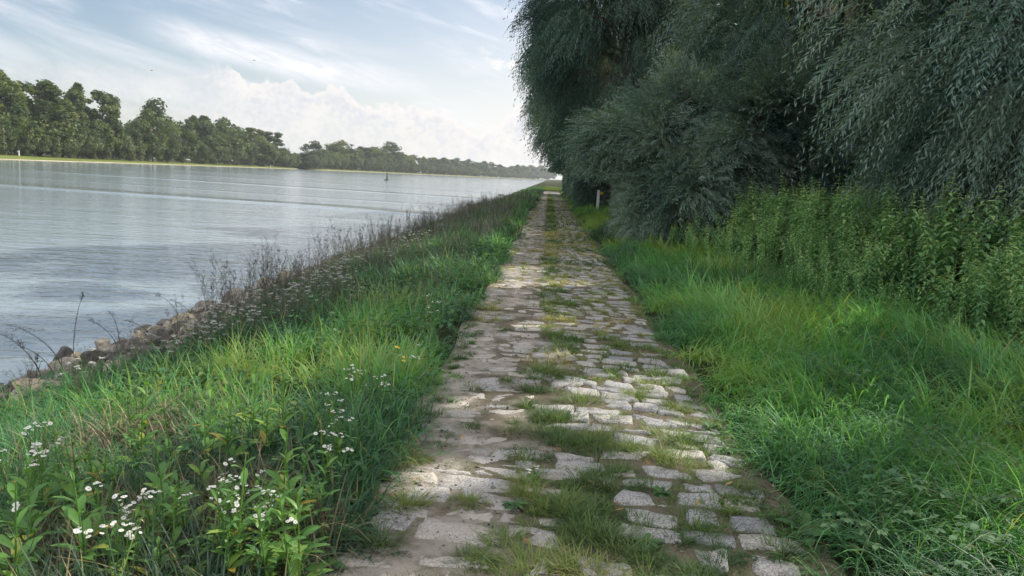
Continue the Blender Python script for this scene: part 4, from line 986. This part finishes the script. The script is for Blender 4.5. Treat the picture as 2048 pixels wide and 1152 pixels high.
for i, (x, y) in enumerate(spots[300:]):
    sc = rg.uniform(.95, 1.18); a = rg.uniform(0, 6.28); ca, sa = math.cos(a), math.sin(a); z = float(ground_z(np.array([x]))[0])
    for bg_ in NP[i % 6][1]:
        for v, q_, r_ in ((np.concatenate(bg_.v), None, np.concatenate(bg_.r)),):
            qq = []; o_ = 0
            for vv, q1 in zip(bg_.v, bg_.q): qq.append(q1)
            v = v*sc; v = np.column_stack([v[:, 0]*ca-v[:, 1]*sa+x, v[:, 0]*sa+v[:, 1]*ca+y, v[:, 2]+z]); rest.add(v, np.concatenate(qq), r_)
tag(link('nettle_thicket', rest.mesh('nettle_thicket', MAT['nettle'])), 'mass of nettles filling the back of the stand under the willows', 'nettles', kind='stuff')

# ------------------------------------------------------------------ herbs and flowers
def head_mesh():
    bag = Bag(); n_ = 13; a = np.arange(n_)/n_*2*PI
    leaves(bag, np.column_stack([np.cos(a)*.003, np.sin(a)*.003, np.zeros(n_)]), np.column_stack([np.cos(a), np.sin(a), np.full(n_, .1)]), np.tile([0, 0, 1.], (n_, 1)), .0105, .0055, .3, .1, ((0, .4), (.5, 1), (1, .6)))
    return bag.mesh('flower_head', MAT['petal'])
HEAD = head_mesh()
def dome(r, h, mat, name):
    bag = Bag(); V = []; 
    for k in range(4):
        t = k/3*PI/2; 
        for j in range(8): V.append([r*math.cos(t)*math.cos(j*PI/4), r*math.cos(t)*math.sin(j*PI/4), h*math.sin(t)])
    q = [[k*8+j, k*8+(j+1) % 8, (k+1)*8+(j+1) % 8, (k+1)*8+j] for k in range(3) for j in range(8)]
    bag.add(V, q); return bag.mesh(name, mat)
CENTRE = dome(.0038, .003, MAT['centre'], 'centre')
def daisy_proto(seed, H, heads, name='fleabane'):
    rg = R(seed); root = empty(name); st = Bag(); lf = Bag(); tips = []
    for k in range(max(2, heads//5)):
        a = rg.uniform(0, 2*PI); h = H*rg.uniform(.82, 1.05); sp = rg.uniform(.02, .13)*H/.5
        s = np.linspace(0, 1, 7); p = np.column_stack([math.cos(a)*sp*s**1.5, math.sin(a)*sp*s**1.5, h*.82*s]); tube(st, p, np.linspace(.003, .0017, 7), 4)
        m_ = 7; t = rg.uniform(.1, .95, m_); pp = np.column_stack([np.interp(t, s, p[:, i]) for i in range(3)]); aa = rg.uniform(0, 2*PI, m_)
        leaves(lf, pp, np.column_stack([np.cos(aa), np.sin(aa), rg.uniform(.2, .9, m_)]), np.tile([0, 0, 1.], (m_, 1)), rg.uniform(.04, .085, m_), rg.uniform(.010, .02, m_), .7, .25, rnd=rg.uniform(.3, .75, m_))
        for j in range(5):
            b2 = rg.uniform(0, 2*PI); r2 = rg.uniform(.006, .036); e = p[-1]+np.array([math.cos(b2)*r2, math.sin(b2)*r2, h*.18*rg.uniform(.75, 1.1)])
            st_p = arc(p[-1]-(p[-1]-p[-2])*rg.uniform(0, .9), e, 0, 4); tube(st, st_p, .0011, 4); tips.append(e)
    m_ = 9; aa = rg.uniform(0, 2*PI, m_)
    leaves(lf, np.column_stack([np.cos(aa)*.01, np.sin(aa)*.01, np.full(m_, .02)]), np.column_stack([np.cos(aa), np.sin(aa), rg.uniform(.3, 1, m_)]), np.tile([0, 0, 1.], (m_, 1)), rg.uniform(.08, .15, m_), rg.uniform(.02, .035, m_), 1.0, .25, rnd=rg.uniform(.2, .6, m_))
    link('stems', st.mesh('stems', MAT['broad']), root); link('foliage', lf.mesh('foliage', MAT['broad']), root)
    for e in tips[:heads]:
        h_ = link('flower_head', HEAD, root, e); h_.rotation_euler = (rg.normal(0, .3), rg.normal(0, .3), rg.uniform(0, 6)); sc = rg.uniform(.5, .95); h_.scale = (sc, sc, sc)
        c = link('centre', CENTRE, h_, (0, 0, .001))
    return root
DP = [daisy_proto(600+i, .46, 10) for i in range(4)]
rg = R(93)
fl_px = [(485, 935, 'just left of the bare patch of soil'), (440, 975, ''), (520, 975, ''), (400, 965, ''), (235, 985, ''), (285, 980, ''), (205, 1020, ''), (60, 865, ''), (118, 862, ''), (30, 905, ''), (8, 958, ''), (735, 735, ''), (758, 748, ''), (700, 728, ''), (690, 832, ''), (655, 822, ''), (660, 880, ''), (480, 1000, ''), (530, 1010, ''), (215, 1042, ''), (850, 590, ''), (868, 612, ''), (835, 700, ''), (675, 795, ''), (1085, 945, '')]
i = 0
for px, py, _ in fl_px:
    for k in range(2):
        zt = .34; p = at_z(px+rg.normal(0, 12), py+rg.normal(0, 6)+8, zt-.02)
        if p[0] > PX0-.05: 
            if px != 1085 or k: continue
            p = at_z(px, py, .08)
        gz = float(ground_z(np.array([p[0]]))[0]); h = max(.12, (zt if px != 1085 else .1)-gz); sc = h/.46; loc = (p[0], p[1], gz)
        lab = 'leafy fleabane with clusters of small white daisy flowers in the grass left of the path' if px != 1085 else 'tiny white-flowered fleabane growing in the joints of the stone path'
        w = max(.8, min(1.25, sc))
        if i < 4: o = DP[i]; o.location = loc; o.scale = (w, w, sc); tag(o, lab, 'flower', 'white fleabanes beside the path')
        else: o = copy_thing(DP[i % 4], loc, rg.uniform(0, 6.28), (w, w, sc), lab, 'white fleabanes beside the path')
        if px == 1085: o['group'] = 'fleabanes in the paving'
        i += 1
# yarrow: many flat white heads, further along the bank
def yarrow_proto(seed):
    rg = R(seed); root = empty('yarrow'); st = Bag(); lf = Bag(); hd = Bag()
    for k in range(12):
        a = rg.uniform(0, 2*PI); H = rg.uniform(.36, .58); sp = rg.uniform(.02, .20); s = np.linspace(0, 1, 5)
        p = np.column_stack([math.cos(a)*sp*s**1.3, math.sin(a)*sp*s**1.3, H*s]); tube(st, p, .0022, 4, .7)
        R_ = rg.uniform(.014, .030); n_ = 14; aa = rg.uniform(0, 2*PI, n_); rr = R_*rg.uniform(0, 1, n_)**.5
        c = p[-1]+np.column_stack([np.cos(aa)*rr, np.sin(aa)*rr, rg.normal(0, .004, n_)]); e = R_*.42
        ox = np.array([[e, 0, 0], [0, e, 0], [-e, 0, 0], [0, -e, 0]]); hd.add((c[:, None]+ox[None]+rg.normal(0, e*.25, (n_, 4, 3))).reshape(-1, 3), np.arange(n_*4).reshape(-1, 4))
        m_ = 10; t = rg.uniform(.1, .9, m_); pp = np.column_stack([np.interp(t, s, p[:, j]) for j in range(3)]); a2 = rg.uniform(0, 2*PI, m_)
        lances(lf, pp, np.column_stack([np.cos(a2), np.sin(a2), rg.uniform(.2, 1, m_)]), np.tile([0, 0, 1.], (m_, 1)), rg.uniform(.04, .09, m_), .012, rg.uniform(.1, .5, m_))
    link('stems', st.mesh('stems', MAT['dry']), root); link('foliage', lf.mesh('foliage', MAT['dock']), root); link('flower_heads', hd.mesh('flower_heads', MAT['yarrow'], smooth=False), root)['kind'] = 'stuff'
    return root
YP = [yarrow_proto(620+i) for i in range(3)]
rg = R(94); i = 0; cl = [tuple(at_z(x, y, -.15)[:2]) for x, y in ((400, 696), (435, 680), (475, 655), (640, 628), (665, 605), (615, 590), (560, 640), (700, 560), (740, 540), (650, 560), (800, 505), (840, 490), (880, 475), (930, 447), (965, 432), (1000, 420), (1030, 408))]
for cx_, cy_ in cl:
    for k in range(5):
        x, y = cx_+rg.normal(0, .30), cy_+rg.normal(0, .55+cy_*.02)
        z = float(ground_z(np.array([x]))[0]); s = rg.uniform(.65, 1.15)*np.interp(y, [6, 20, 60], [.85, 1, 1.3]); lab = 'flat-headed white yarrow on the river bank above the rocks'
        if i < 3: o = YP[i]; o.location = (x, y, z); o.scale = (s, s, s); tag(o, lab, 'flower', 'yarrow on the river bank')
        else: copy_thing(YP[i % 3], (x, y, z), rg.uniform(0, 6.28), (s, s, s))
        i += 1
# dark dry weeds standing up against the water
def weed_proto(seed, H):
    rg = R(seed); root = empty('dry_weed'); st = Bag(); lf = Bag()
    for k in range(9):
        a = rg.uniform(0, 2*PI); h = H*rg.uniform(.6, 1.05); sp = rg.uniform(.05, .55)*H; s = np.linspace(0, 1, 8)
        p = np.column_stack([math.cos(a)*sp*s**1.3, math.sin(a)*sp*s**1.3, h*s]); p[1:] += rg.normal(0, .008, (7, 3)); tube(st, p, np.linspace(.0032, .0014, 8), 4, .3)
        for j in range(7):
            t = rg.uniform(.3, .97); q = np.array([np.interp(t, s, p[:, i]) for i in range(3)]); b2 = rg.uniform(0, 2*PI); l2 = rg.uniform(.08, .2)*h*(1.15-t)
            e = q+np.array([math.cos(b2)*l2, math.sin(b2)*l2, l2*rg.uniform(.8, 1.6)]); br = arc(q, e, 0, 4); tube(st, br, .0011, 3, .3)
            n_ = 9; u = rg.uniform(.1, 1, n_)[:, None]; aa = rg.uniform(0, 2*PI, n_)
            lances(lf, q*(1-u)+e*u, np.column_stack([np.cos(aa), np.sin(aa), rg.uniform(-.2, 1.2, n_)]), np.tile([0.1, 0, 1.], (n_, 1)), rg.uniform(.018, .05, n_), rg.uniform(.006, .012, n_), rg.uniform(0, .8, n_))
    link('stems', st.mesh('stems', MAT['dry']), root); link('foliage', lf.mesh('foliage', MAT['dry']), root)
    return root
WP = [weed_proto(640+i, .95) for i in range(4)]
rg = R(95); i = 0
for k in range(275):
    y = 6.5+44*rg.random()**1.5; x = rg.normal(-4.1, .5)
    if k >= 215: y = rg.uniform(9.5, 16); x = rg.uniform(-3.9, -2.6)
    if x < -5.3 or x > -2.6: continue
    if y < 10.5 and rg.random() < .6: continue
    z = float(ground_z(np.array([x]))[0]); s = rg.uniform(.5, 1.0)*np.interp(y, [6, 12, 40], [.62, .95, 1.1])*(.62 if k >= 215 else 1); lab = 'dark dry branching weed among the bank flowers, seen against the water'
    if i < 4: o = WP[i]; o.location = (x, y, z); o.scale = (s, s, s); tag(o, lab, 'weed', 'dry weeds on the river bank')
    else: copy_thing(WP[i % 4], (x, y, z), rg.uniform(0, 6.28), (s, s, s*rg.uniform(.85, 1.2)))
    i += 1
for px, py in [(425, 655), (445, 640), (470, 632), (500, 615), (530, 605), (548, 598), (570, 600), (620, 580), (650, 565), (672, 545), (690, 535), (705, 530), (722, 522), (740, 516), (760, 508), (780, 505), (815, 490), (850, 478), (915, 450), (935, 445), (970, 430), (990, 424), (1010, 415)]:
    p = at_z(px, py, -.45); z = float(ground_z(np.array([p[0]]))[0]); s = rg.uniform(.95, 1.3)*np.interp(p[1], [8, 14, 40], [.85, 1.0, 1.3])
    copy_thing(WP[i % 4], (p[0], p[1], z), rg.uniform(0, 6.28), (s*.75, s*.75, s), 'tall thin dark weed standing up above the others against the water', 'tall weeds against the water'); i += 1
# taller green weeds shaggy among the bank grass
def green_weed(seed, H):
    rg = R(seed); root = empty('green_weed'); st = Bag(); lf = Bag()
    for k in range(6):
        a = rg.uniform(0, 2*PI); h = H*rg.uniform(.55, 1.05); sp = rg.uniform(.05, .35)*H; s_ = np.linspace(0, 1, 7); p = np.column_stack([math.cos(a)*sp*s_**1.3, math.sin(a)*sp*s_**1.3, h*s_]); tube(st, p, np.linspace(.004, .0015, 7), 4, .4)
        n_ = 26; t = rg.uniform(.08, 1, n_); q = np.column_stack([np.interp(t, s_, p[:, i]) for i in range(3)]); aa = rg.uniform(0, 2*PI, n_)
        leaves(lf, q, np.column_stack([np.cos(aa), np.sin(aa), rg.uniform(-.2, .9, n_)]), np.tile([0, 0, 1.], (n_, 1))+rg.normal(0, .2, (n_, 3)), np.interp(t, [0, 1], [.10, .035])*rg.uniform(.7, 1.2, n_), np.interp(t, [0, 1], [.026, .010]), .8, .25, rnd=np.clip(rg.normal(.45, .22, n_), 0, 1))
    link('stems', st.mesh('stems', MAT['dock']), root); link('foliage', lf.mesh('foliage', MAT['greyweed']), root); return root
GP = [green_weed(760+k, .75) for k in range(3)]
rg = R(761)
for k in range(150):
    y = 5.5+44*rg.random()**1.4; x = rg.uniform(float(rock_line(y))+.5, -1.0) if k % 3 else rg.normal(-1.25, .2)
    s_ = rg.uniform(.5, 1.0)*np.interp(y, [5, 9, 40], [.55, .85, 1.15])*(.6 if x > -1.6 else 1); loc = (x, y, float(ground_z(np.array([x]))[0]))
    if k < 3: o = GP[k]; o.location = loc; o.scale = (s_, s_, s_); tag(o, 'shaggy grey-green weed with narrow leaves among the bank grass left of the path', 'weed', 'shaggy weeds in the bank grass')
    else: copy_thing(GP[k % 3], loc, rg.uniform(0, 6.28), (s_, s_, s_))
# tall thin grass stalks with drooping seed heads over the water
def stalk(px, py, tx, ty, Y, label, seed, head='spray', group=None):
    rg = R(seed); top = at_y(tx, ty, Y+rg.normal(0, .2)); x = at_y(px, py, Y)[0]; z0 = float(ground_z(np.array([x]))[0]); b0 = np.array([x, Y, z0])
    root = empty('tall_grass', b0); tag(root, label, 'grass stalk', group); T = top-b0; st = Bag(); hd = Bag(); s = np.linspace(0, 1, 12)[:, None]
    p = T*np.column_stack([s**1.8, s**1.8, 1-(1-s)**1.35]); tube(st, p, np.linspace(.0055, .0022, 12), 4, .1)
    for k in range(4):
        a = rg.uniform(0, 2*PI); blades(st, np.array([p[1+k]]), np.array([a]), rg.uniform(.25, .45), .4, 1.5, .006, 4, np.array([.25]))
    n_ = 26; u = rg.uniform(.74, 1, n_) if head == 'spray' else rg.uniform(.86, 1, n_); pp = np.column_stack([np.interp(u, s[:, 0], p[:, i]) for i in range(3)]); a = rg.uniform(0, 2*PI, n_); w = .075 if head == 'spray' else .012
    e = pp+np.column_stack([np.cos(a)*w*rg.uniform(.3, 1, n_), np.sin(a)*w*rg.uniform(.3, 1, n_), rg.uniform(-.03, .05, n_)])
    for q, f in zip(pp, e): tube(hd, [q, (q+f)/2+np.array([0, 0, .01]), f], .0009, 3, .2)
    lances(hd, e, np.column_stack([np.cos(a)*.4, np.sin(a)*.4, np.full(n_, -.6 if head == 'spray' else .8)]), np.tile([1, .2, .1], (n_, 1)), .028, .010, rg.uniform(0, .5, n_))
    link('stem', st.mesh('stem', MAT['stalk']), root); link('seed_head', hd.mesh('seed_head', MAT['stalk']), root)
stalk(146, 720, 168, 590, 8.6, 'tallest upright dark grass stalk, standing over the rocks before the water', 701, 'spike')
stalk(128, 735, 10, 648, 7.6, 'long grass stalk bending left out of the photo over the water', 702)
stalk(85, 740, 0, 668, 7.2, 'lower one of the grass stalks bending left over the water', 703)
for j, (a, b_, c, d, Y) in enumerate([(110, 740, 30, 690, 7.4), (235, 705, 175, 640, 9.2), (240, 700, 218, 625, 9.6), (360, 660, 310, 590, 11.5), (385, 650, 340, 600, 12.0), (300, 690, 245, 640, 10.6), (72, 745, 75, 716, 7.0), (440, 600, 470, 540, 15), (505, 585, 515, 520, 16), (590, 560, 570, 505, 18), (690, 520, 668, 470, 21), (745, 500, 770, 450, 24), (800, 480, 800, 440, 27), (835, 470, 822, 410, 30), (905, 455, 890, 420, 34), (925, 450, 924, 402, 36), (978, 425, 973, 392, 44)]):
    stalk(a, b_, c, d, Y, 'thin dry grass stalk with a drooping seed head standing against the water', 710+j, 'spray' if j % 3 else 'spike', 'thin grass stalks on the bank')

# upright broad-leaved herbs and dock rosettes
def herb_proto(seed, H, yellow):
    rg = R(seed); root = empty('leafy_herb'); st = Bag(); lf = Bag(); s = np.linspace(0, 1, 7)
    p = np.column_stack([rg.normal(0, .03)*s, rg.normal(0, .03)*s, H*s]); tube(st, p, np.linspace(.005, .002, 7), 5, .5)
    n_ = 17; t = np.sort(rg.uniform(.02, 1, n_)); a = np.arange(n_)*2.4+rg.normal(0, .3, n_); L_ = np.interp(t, [0, .4, 1], [.15, .12, .045])*rg.uniform(.8, 1.2, n_)
    hue = np.clip(rg.normal(.5, .15, n_), 0, .8); hue = np.where((rg.random(n_) < yellow) & (t < .6), rg.uniform(.85, 1, n_), hue)
    leaves(lf, np.column_stack([np.interp(t, s, p[:, i]) for i in range(3)]), np.column_stack([np.cos(a), np.sin(a), np.interp(t, [0, 1], [.5, 1.6])]), np.tile([0, 0, 1.], (n_, 1))+rg.normal(0, .15, (n_, 3)), L_, L_*rg.uniform(.2, .34, n_), .8, .25, ((0, .15), (.3, .8), (.6, 1), (.85, .6), (1, .03)), hue)
    link('stem', st.mesh('stem', MAT['broad']), root); link('foliage', lf.mesh('foliage', MAT['broad']), root)
    return root
HP = [herb_proto(660+i, h, y) for i, (h, y) in enumerate([(.42, .1), (.34, .35), (.5, .05), (.28, .15)])]
rg = R(96); hp = [(350, 870), (470, 880), (415, 830), (340, 970), (165, 960), (150, 1040), (70, 1080), (250, 1060), (345, 1100), (300, 1140), (190, 1130), (120, 1140), (430, 1100), (520, 1080), (595, 1040), (610, 1100), (540, 1140), (460, 1140), (30, 1130), (240, 1120), (590, 980), (380, 1040), (640, 830), (690, 900), (60, 1010), (200, 900), (280, 850), (330, 1060), (620, 1140), (480, 1050), (560, 1020), (400, 1140), (20, 1040), (100, 940), (570, 860), (500, 800)]
hp += [(rg.uniform(0, 650), rg.uniform(800, 1150)) for k in range(46)]
for i, (px, py) in enumerate(hp):
    p = at_z(px, min(py+75, 1260), -.02); s = rg.uniform(.75, 1.15); p[2] = float(ground_z(np.array([p[0]]))[0])
    if p[0] > PX0-.1: p[0] = PX0-.1-rg.uniform(0, .15)
    lab = 'upright broad-leaved light green herb in the grass left of the path'
    if i < 4: o = HP[i]; o.location = p; o.scale = (s, s, s); tag(o, lab, 'herb', 'leafy herbs left of the path')
    else: copy_thing(HP[i % 4], p, rg.uniform(0, 6.28), (s, s, s))
def dock_proto(seed):
    rg = R(seed); root = empty('dock'); lf = Bag(); rb = Bag(); n_ = 15; a = np.arange(n_)*2.4+rg.normal(0, .3, n_); L_ = rg.uniform(.09, .2, n_)
    dz = rg.uniform(.15, 1.1, n_)
    leaves(lf, np.column_stack([np.cos(a)*.012, np.sin(a)*.012, np.full(n_, .015)]), np.column_stack([np.cos(a), np.sin(a), dz]), np.tile([0, 0, 1.], (n_, 1)), L_, L_*.36, 1.0, .3, ((0, .18), (.2, .7), (.5, 1), (.8, .72), (1, .05)), np.clip(rg.normal(.5, .22, n_), 0, 1))
    tube(rb, [[0, 0, -.02], [0, 0, .02], [0, 0, .05]], [.012, .010, .004], 6)
    link('root_crown', rb.mesh('root_crown', MAT['nstem']), root); link('foliage', lf.mesh('foliage', MAT['dock']), root)
    return root
KP = [dock_proto(680+i) for i in range(3)]
rg = R(97)
for i, (px, py) in enumerate([(690, 1000), (735, 960), (640, 1090), (560, 1110), (700, 880), (725, 910), (760, 850), (800, 745), (660, 985), (600, 1130), (1030, 1010), (790, 690), (700, 1035), (1320, 985), (1420, 855), (1450, 900), (1610, 1060), (1680, 1080), (850, 640), (1290, 1085)]):
    p = at_z(px, py, .02); p[2] = float(ground_z(np.array([p[0]]))[0]); s = rg.uniform(.8, 1.2)*(1 if px < 1000 or px > 1500 else .45)
    on = PX0 < p[0] < PX1
    if on: p[2] = .01
    lab = 'dark dock rosette at the left edge of the path' if px < 900 else ('small broad-leaved rosette growing in the stone path' if on else 'dark leaf rosette at the right edge of the path'); g = 'docks along the left path edge' if px < 900 else ('rosettes in the paving' if on else 'docks along the right path edge')
    if i < 3: o = KP[i]; o.location = p; o.scale = (s, s, s); tag(o, lab, 'dock', g)
    else: copy_thing(KP[i % 3], p, rg.uniform(0, 6.28), (s, s, s), lab, g)
# brambles with three-part leaves in the verge
def bramble_proto(seed):
    rg = R(seed); root = empty('bramble'); st = Bag(); lf = Bag(); B_, D_, L_ = [], [], []
    for k in range(6):
        a = rg.uniform(0, 2*PI); ln = rg.uniform(.35, .65); s = np.linspace(0, 1, 8); p = np.column_stack([math.cos(a)*ln*s, math.sin(a)*ln*s, .12*s+ln*.9*s*(1.15-s)]); tube(st, p, np.linspace(.003, .0015, 8), 4, .4)
        for j in range(2, 8):
            b2 = a+(1 if j % 2 else -1)*1.1+rg.normal(0, .2); q = p[j]+np.array([math.cos(b2), math.sin(b2), .5])*.045; tube(st, [p[j], (p[j]+q)/2, q], .0012, 3, .4)
            for dd in (-1.1, 0, 1.1): B_.append(q); D_.append([math.cos(b2+dd), math.sin(b2+dd), .1]); L_.append(rg.uniform(.032, .055))
    n_ = len(B_); L_ = np.array(L_); leaves(lf, np.array(B_), np.array(D_), np.tile([0, 0, 1.], (n_, 1))+rg.normal(0, .15, (n_, 3)), L_, L_*.68, .5, .2, ((0, .1), (.3, .9), (.6, .85), (1, .04)), np.clip(rg.normal(.55, .15, n_), 0, 1))
    link('stems', st.mesh('stems', MAT['nstem']), root); link('foliage', lf.mesh('foliage', MAT['bramble']), root); return root
BP = [bramble_proto(690+i) for i in range(3)]
rg = R(98)
for i, (px, py) in enumerate([(1960, 1010), (1900, 980), (2030, 900), (1860, 1010), (2000, 830), (1980, 760), (1760, 1030), (1900, 700), (1750, 640), (1680, 620), (1820, 660), (1940, 700), (2020, 660), (1700, 740), (1850, 880), (1600, 600), (2040, 1080)]):
    p = at_z(px, py+25, .15); p[2] = float(ground_z(np.array([p[0]]))[0])+.06; s = rg.uniform(.6, .95)
    lab = 'low bramble with three-part leaves in the long grass right of the path'
    if i < 3: o = BP[i]; o.location = p; o.scale = (s, s, s); tag(o, lab, 'bramble', 'brambles in the right verge')
    else: copy_thing(BP[i % 3], p, rg.uniform(0, 6.28), (s, s, s))
# two yellow flowers at the path edge
for px, py, lab in ((795, 692, 'upper one of two small yellow flowers by the left path edge'), (808, 720, 'lower one of two small yellow flowers by the left path edge')):
    p = at_z(px, py, .28); g = float(ground_z(np.array([p[0]]))[0]); r = empty('yellow_flower', (p[0], p[1], g)); tag(r, lab, 'flower')
    st = Bag(); tube(st, [[.02, 0, 0], [.01, 0, .15], [0, 0, .28-g]], [.003, .0025, .002], 5); link('stem', st.mesh('stem', MAT['broad']), r)
    for k in range(3):
        h_ = link('flower_head', HEAD.copy(), r, (rg.normal(0, .012), rg.normal(0, .012), .28-g+rg.normal(0, .015))); h_.data.materials[0] = MAT['yellow']; h_.rotation_euler = (.4, .2, k)
# fallen leaves on the stones
rg = R(99)
for k, (px, py) in enumerate([(1245, 1010), (1230, 1020), (1125, 900), (1085, 770), (1190, 965), (1395, 1012), (1060, 1090), (1300, 930), (930, 880), (1450, 970)]):
    p = at_z(px, py, .035); bag = Bag(); leaves(bag, np.zeros((1, 3)), np.array([[1, 0, .1]]), np.array([[0, 0, 1.]]), .05, .022, -.6, .5, rnd=np.array([rg.random()]))
    o = link('fallen_leaf', bag.mesh('fallen_leaf', MAT['deadleaf']), None, p); o.rotation_euler = (0, 0, rg.uniform(0, 6)); tag(o, 'small brown fallen leaf lying on the stone path', 'leaf', 'fallen leaves on the path')

# ------------------------------------------------------------------ kilometre post by the willows
def box(bm, cx_, cy_, cz_, sx_, sy_, sz_, bev=.012):
    r = bmesh.ops.create_cube(bm, size=1); vs = r['verts']; bmesh.ops.scale(bm, vec=(sx_, sy_, sz_), verts=vs); bmesh.ops.translate(bm, vec=(cx_, cy_, cz_), verts=vs)
    es = list({e for v in vs for e in v.link_edges}); bmesh.ops.bevel(bm, geom=es, offset=bev, segments=2, affect='EDGES')
def bmobj(name, bm, mat, parent, loc=None):
    m = bpy.data.meshes.new(name); bm.to_mesh(m); bm.free(); m.materials.append(MAT[mat]); return link(name, m, parent, loc)
PY = 38.5
pp = at_y(1195.5, 412, PY); pz = float(ground_z(np.array([pp[0]]))[0])
r = empty('marker_post', (pp[0], PY, pz)); tag(r, 'white square post with a yellow and black plate beside the path under the willows', 'marker post')
hpost = at_y(1196, 381, PY)[2]-pz
bm = bmesh.new(); box(bm, 0, 0, hpost/2-.15, .14, .12, hpost+.3); bmobj('post', bm, 'wpaint', r)
bm = bmesh.new(); box(bm, 0, 0, hpost+.012, .16, .14, .03); bmobj('cap', bm, 'wpaint', r)
bm = bmesh.new(); box(bm, .155, .02, hpost-.13, .17, .10, .14); bmobj('yellow_plate', bm, 'ypaint', r)
bm = bmesh.new(); box(bm, .155, .03, hpost-.36, .17, .09, .31); bmobj('dark_plate', bm, 'dpaint', r)

# green buoy
p = at_z(774, 361, WATER); r = empty('buoy', (p[0], p[1], WATER)); tag(r, 'green channel buoy with a tall mast floating out on the river', 'buoy')
def lathe(prof, n_=16):
    bag = Bag(); V = [[rr*math.cos(2*PI*j/n_), rr*math.sin(2*PI*j/n_), z] for rr, z in prof for j in range(n_)]
    bag.add(V, [[k*n_+j, k*n_+(j+1) % n_, (k+1)*n_+(j+1) % n_, (k+1)*n_+j] for k in range(len(prof)-1) for j in range(n_)]); return bag
link('float', lathe([(.02, -.5), (.75, -.4), (.85, 0), (.8, .22), (.35, .34), (.02, .36)]).mesh('float', MAT['gpaint']), r)
link('mast', lathe([(.30, .3), (.20, .8), (.13, 1.5), (.11, 1.75), (.02, 1.78)]).mesh('mast', MAT['gpaint']), r)
link('topmark', lathe([(.02, 1.76), (.24, 1.78), (.02, 2.2)]).mesh('topmark', MAT['gpaint']), r)
# ducks on the water, birds in the air
def bird(name, loc, s, rz, label, flying, group=None):
    r = empty(name, loc, rz); tag(r, label, 'bird', group); r.scale = (s, s, s)
    bm = bmesh.new(); vs = [bm.verts.new(c) for c in ((-.5, 0, .10), (-.25, 0, .06), (.1, 0, .05), (.34, 0, .10), (.42, 0, .30), (.5, 0, .36), (.62, 0, .34))]
    if flying: 
        for v in vs: v.co.z = .05
    for a, b_ in zip(vs, vs[1:]): bm.edges.new((a, b_))
    m = bpy.data.meshes.new('body'); bm.to_mesh(m); bm.free(); o = link('body', m, r); md = o.modifiers.new('skin', 'SKIN'); 
    for v, rr in zip(m.skin_vertices[0].data, (.03, .12, .18, .12, .06, .075, .02)): v.radius = (rr, rr*.85)
    m.skin_vertices[0].data[2].use_root = True
    o.modifiers.new('sub', 'SUBSURF').levels = 2; m.materials.append(MAT['feather'])
    for sg in (1, -1):
        bag = Bag()
        if flying: leaves(bag, np.array([[.1, sg*.08, .08]]), np.array([[-.15, sg*1.0, .35]]), np.array([[0, 0, 1.]]), .85, .3, .9, .1, ((0, .7), (.4, 1), (.75, .6), (1, .05)))
        else: leaves(bag, np.array([[.25, sg*.15, .14]]), np.array([[-1, -sg*.12, .05]]), np.array([[0, sg*.9, .5]]), .7, .2, .3, .3, ((0, .5), (.4, 1), (.8, .6), (1, .05)))
        link('wing', bag.mesh('wing', MAT['dfeather']), r)
for px, py, lab in ((1000, 390.5, 'left one of two dark ducks swimming near the bank'), (1005, 390.5, 'right one of two dark ducks swimming near the bank')):
    p = at_z(px, py, WATER); bird('duck', (p[0], p[1], WATER-.03), .62, PI*.9, lab, False)
for px, py, Y, lab in ((303, 141, 150, 'tiny bird flying left, above the left tree line'), (508, 121, 160, 'tiny bird flying in the open sky above the white cloud')):
    bird('bird', at_y(px, py, Y), .5, .7, lab, True)

# ------------------------------------------------------------------ air
HAZE = True
if HAZE:
    bm = bmesh.new(); bmesh.ops.create_cube(bm, size=1)
    lo = np.array([-1600., -400., -5.0]); hi = np.array([1000., 2800., 45.0])
    bmesh.ops.scale(bm, vec=tuple(hi-lo), verts=bm.verts); bmesh.ops.translate(bm, vec=tuple((hi+lo)/2), verts=bm.verts)
    m = bpy.data.meshes.new('haze'); bm.to_mesh(m); bm.free()
    mt, nt_, nd, lk_ = newmat('river_haze'); v = N(nt_, 'ShaderNodeVolumePrincipled'); v.inputs['Color'].default_value = (.82, .88, .97, 1); v.inputs['Density'].default_value = .00014; v.inputs['Anisotropy'].default_value = .3
    o = N(nt_, 'ShaderNodeOutputMaterial'); lk_.new(v.outputs[0], o.inputs['Volume']); m.materials.append(mt)
    tag(link('haze', m), 'thin pale air over the river', 'haze', kind='stuff')
S.cycles.volume_max_steps = 32; S.cycles.volume_step_rate = 4
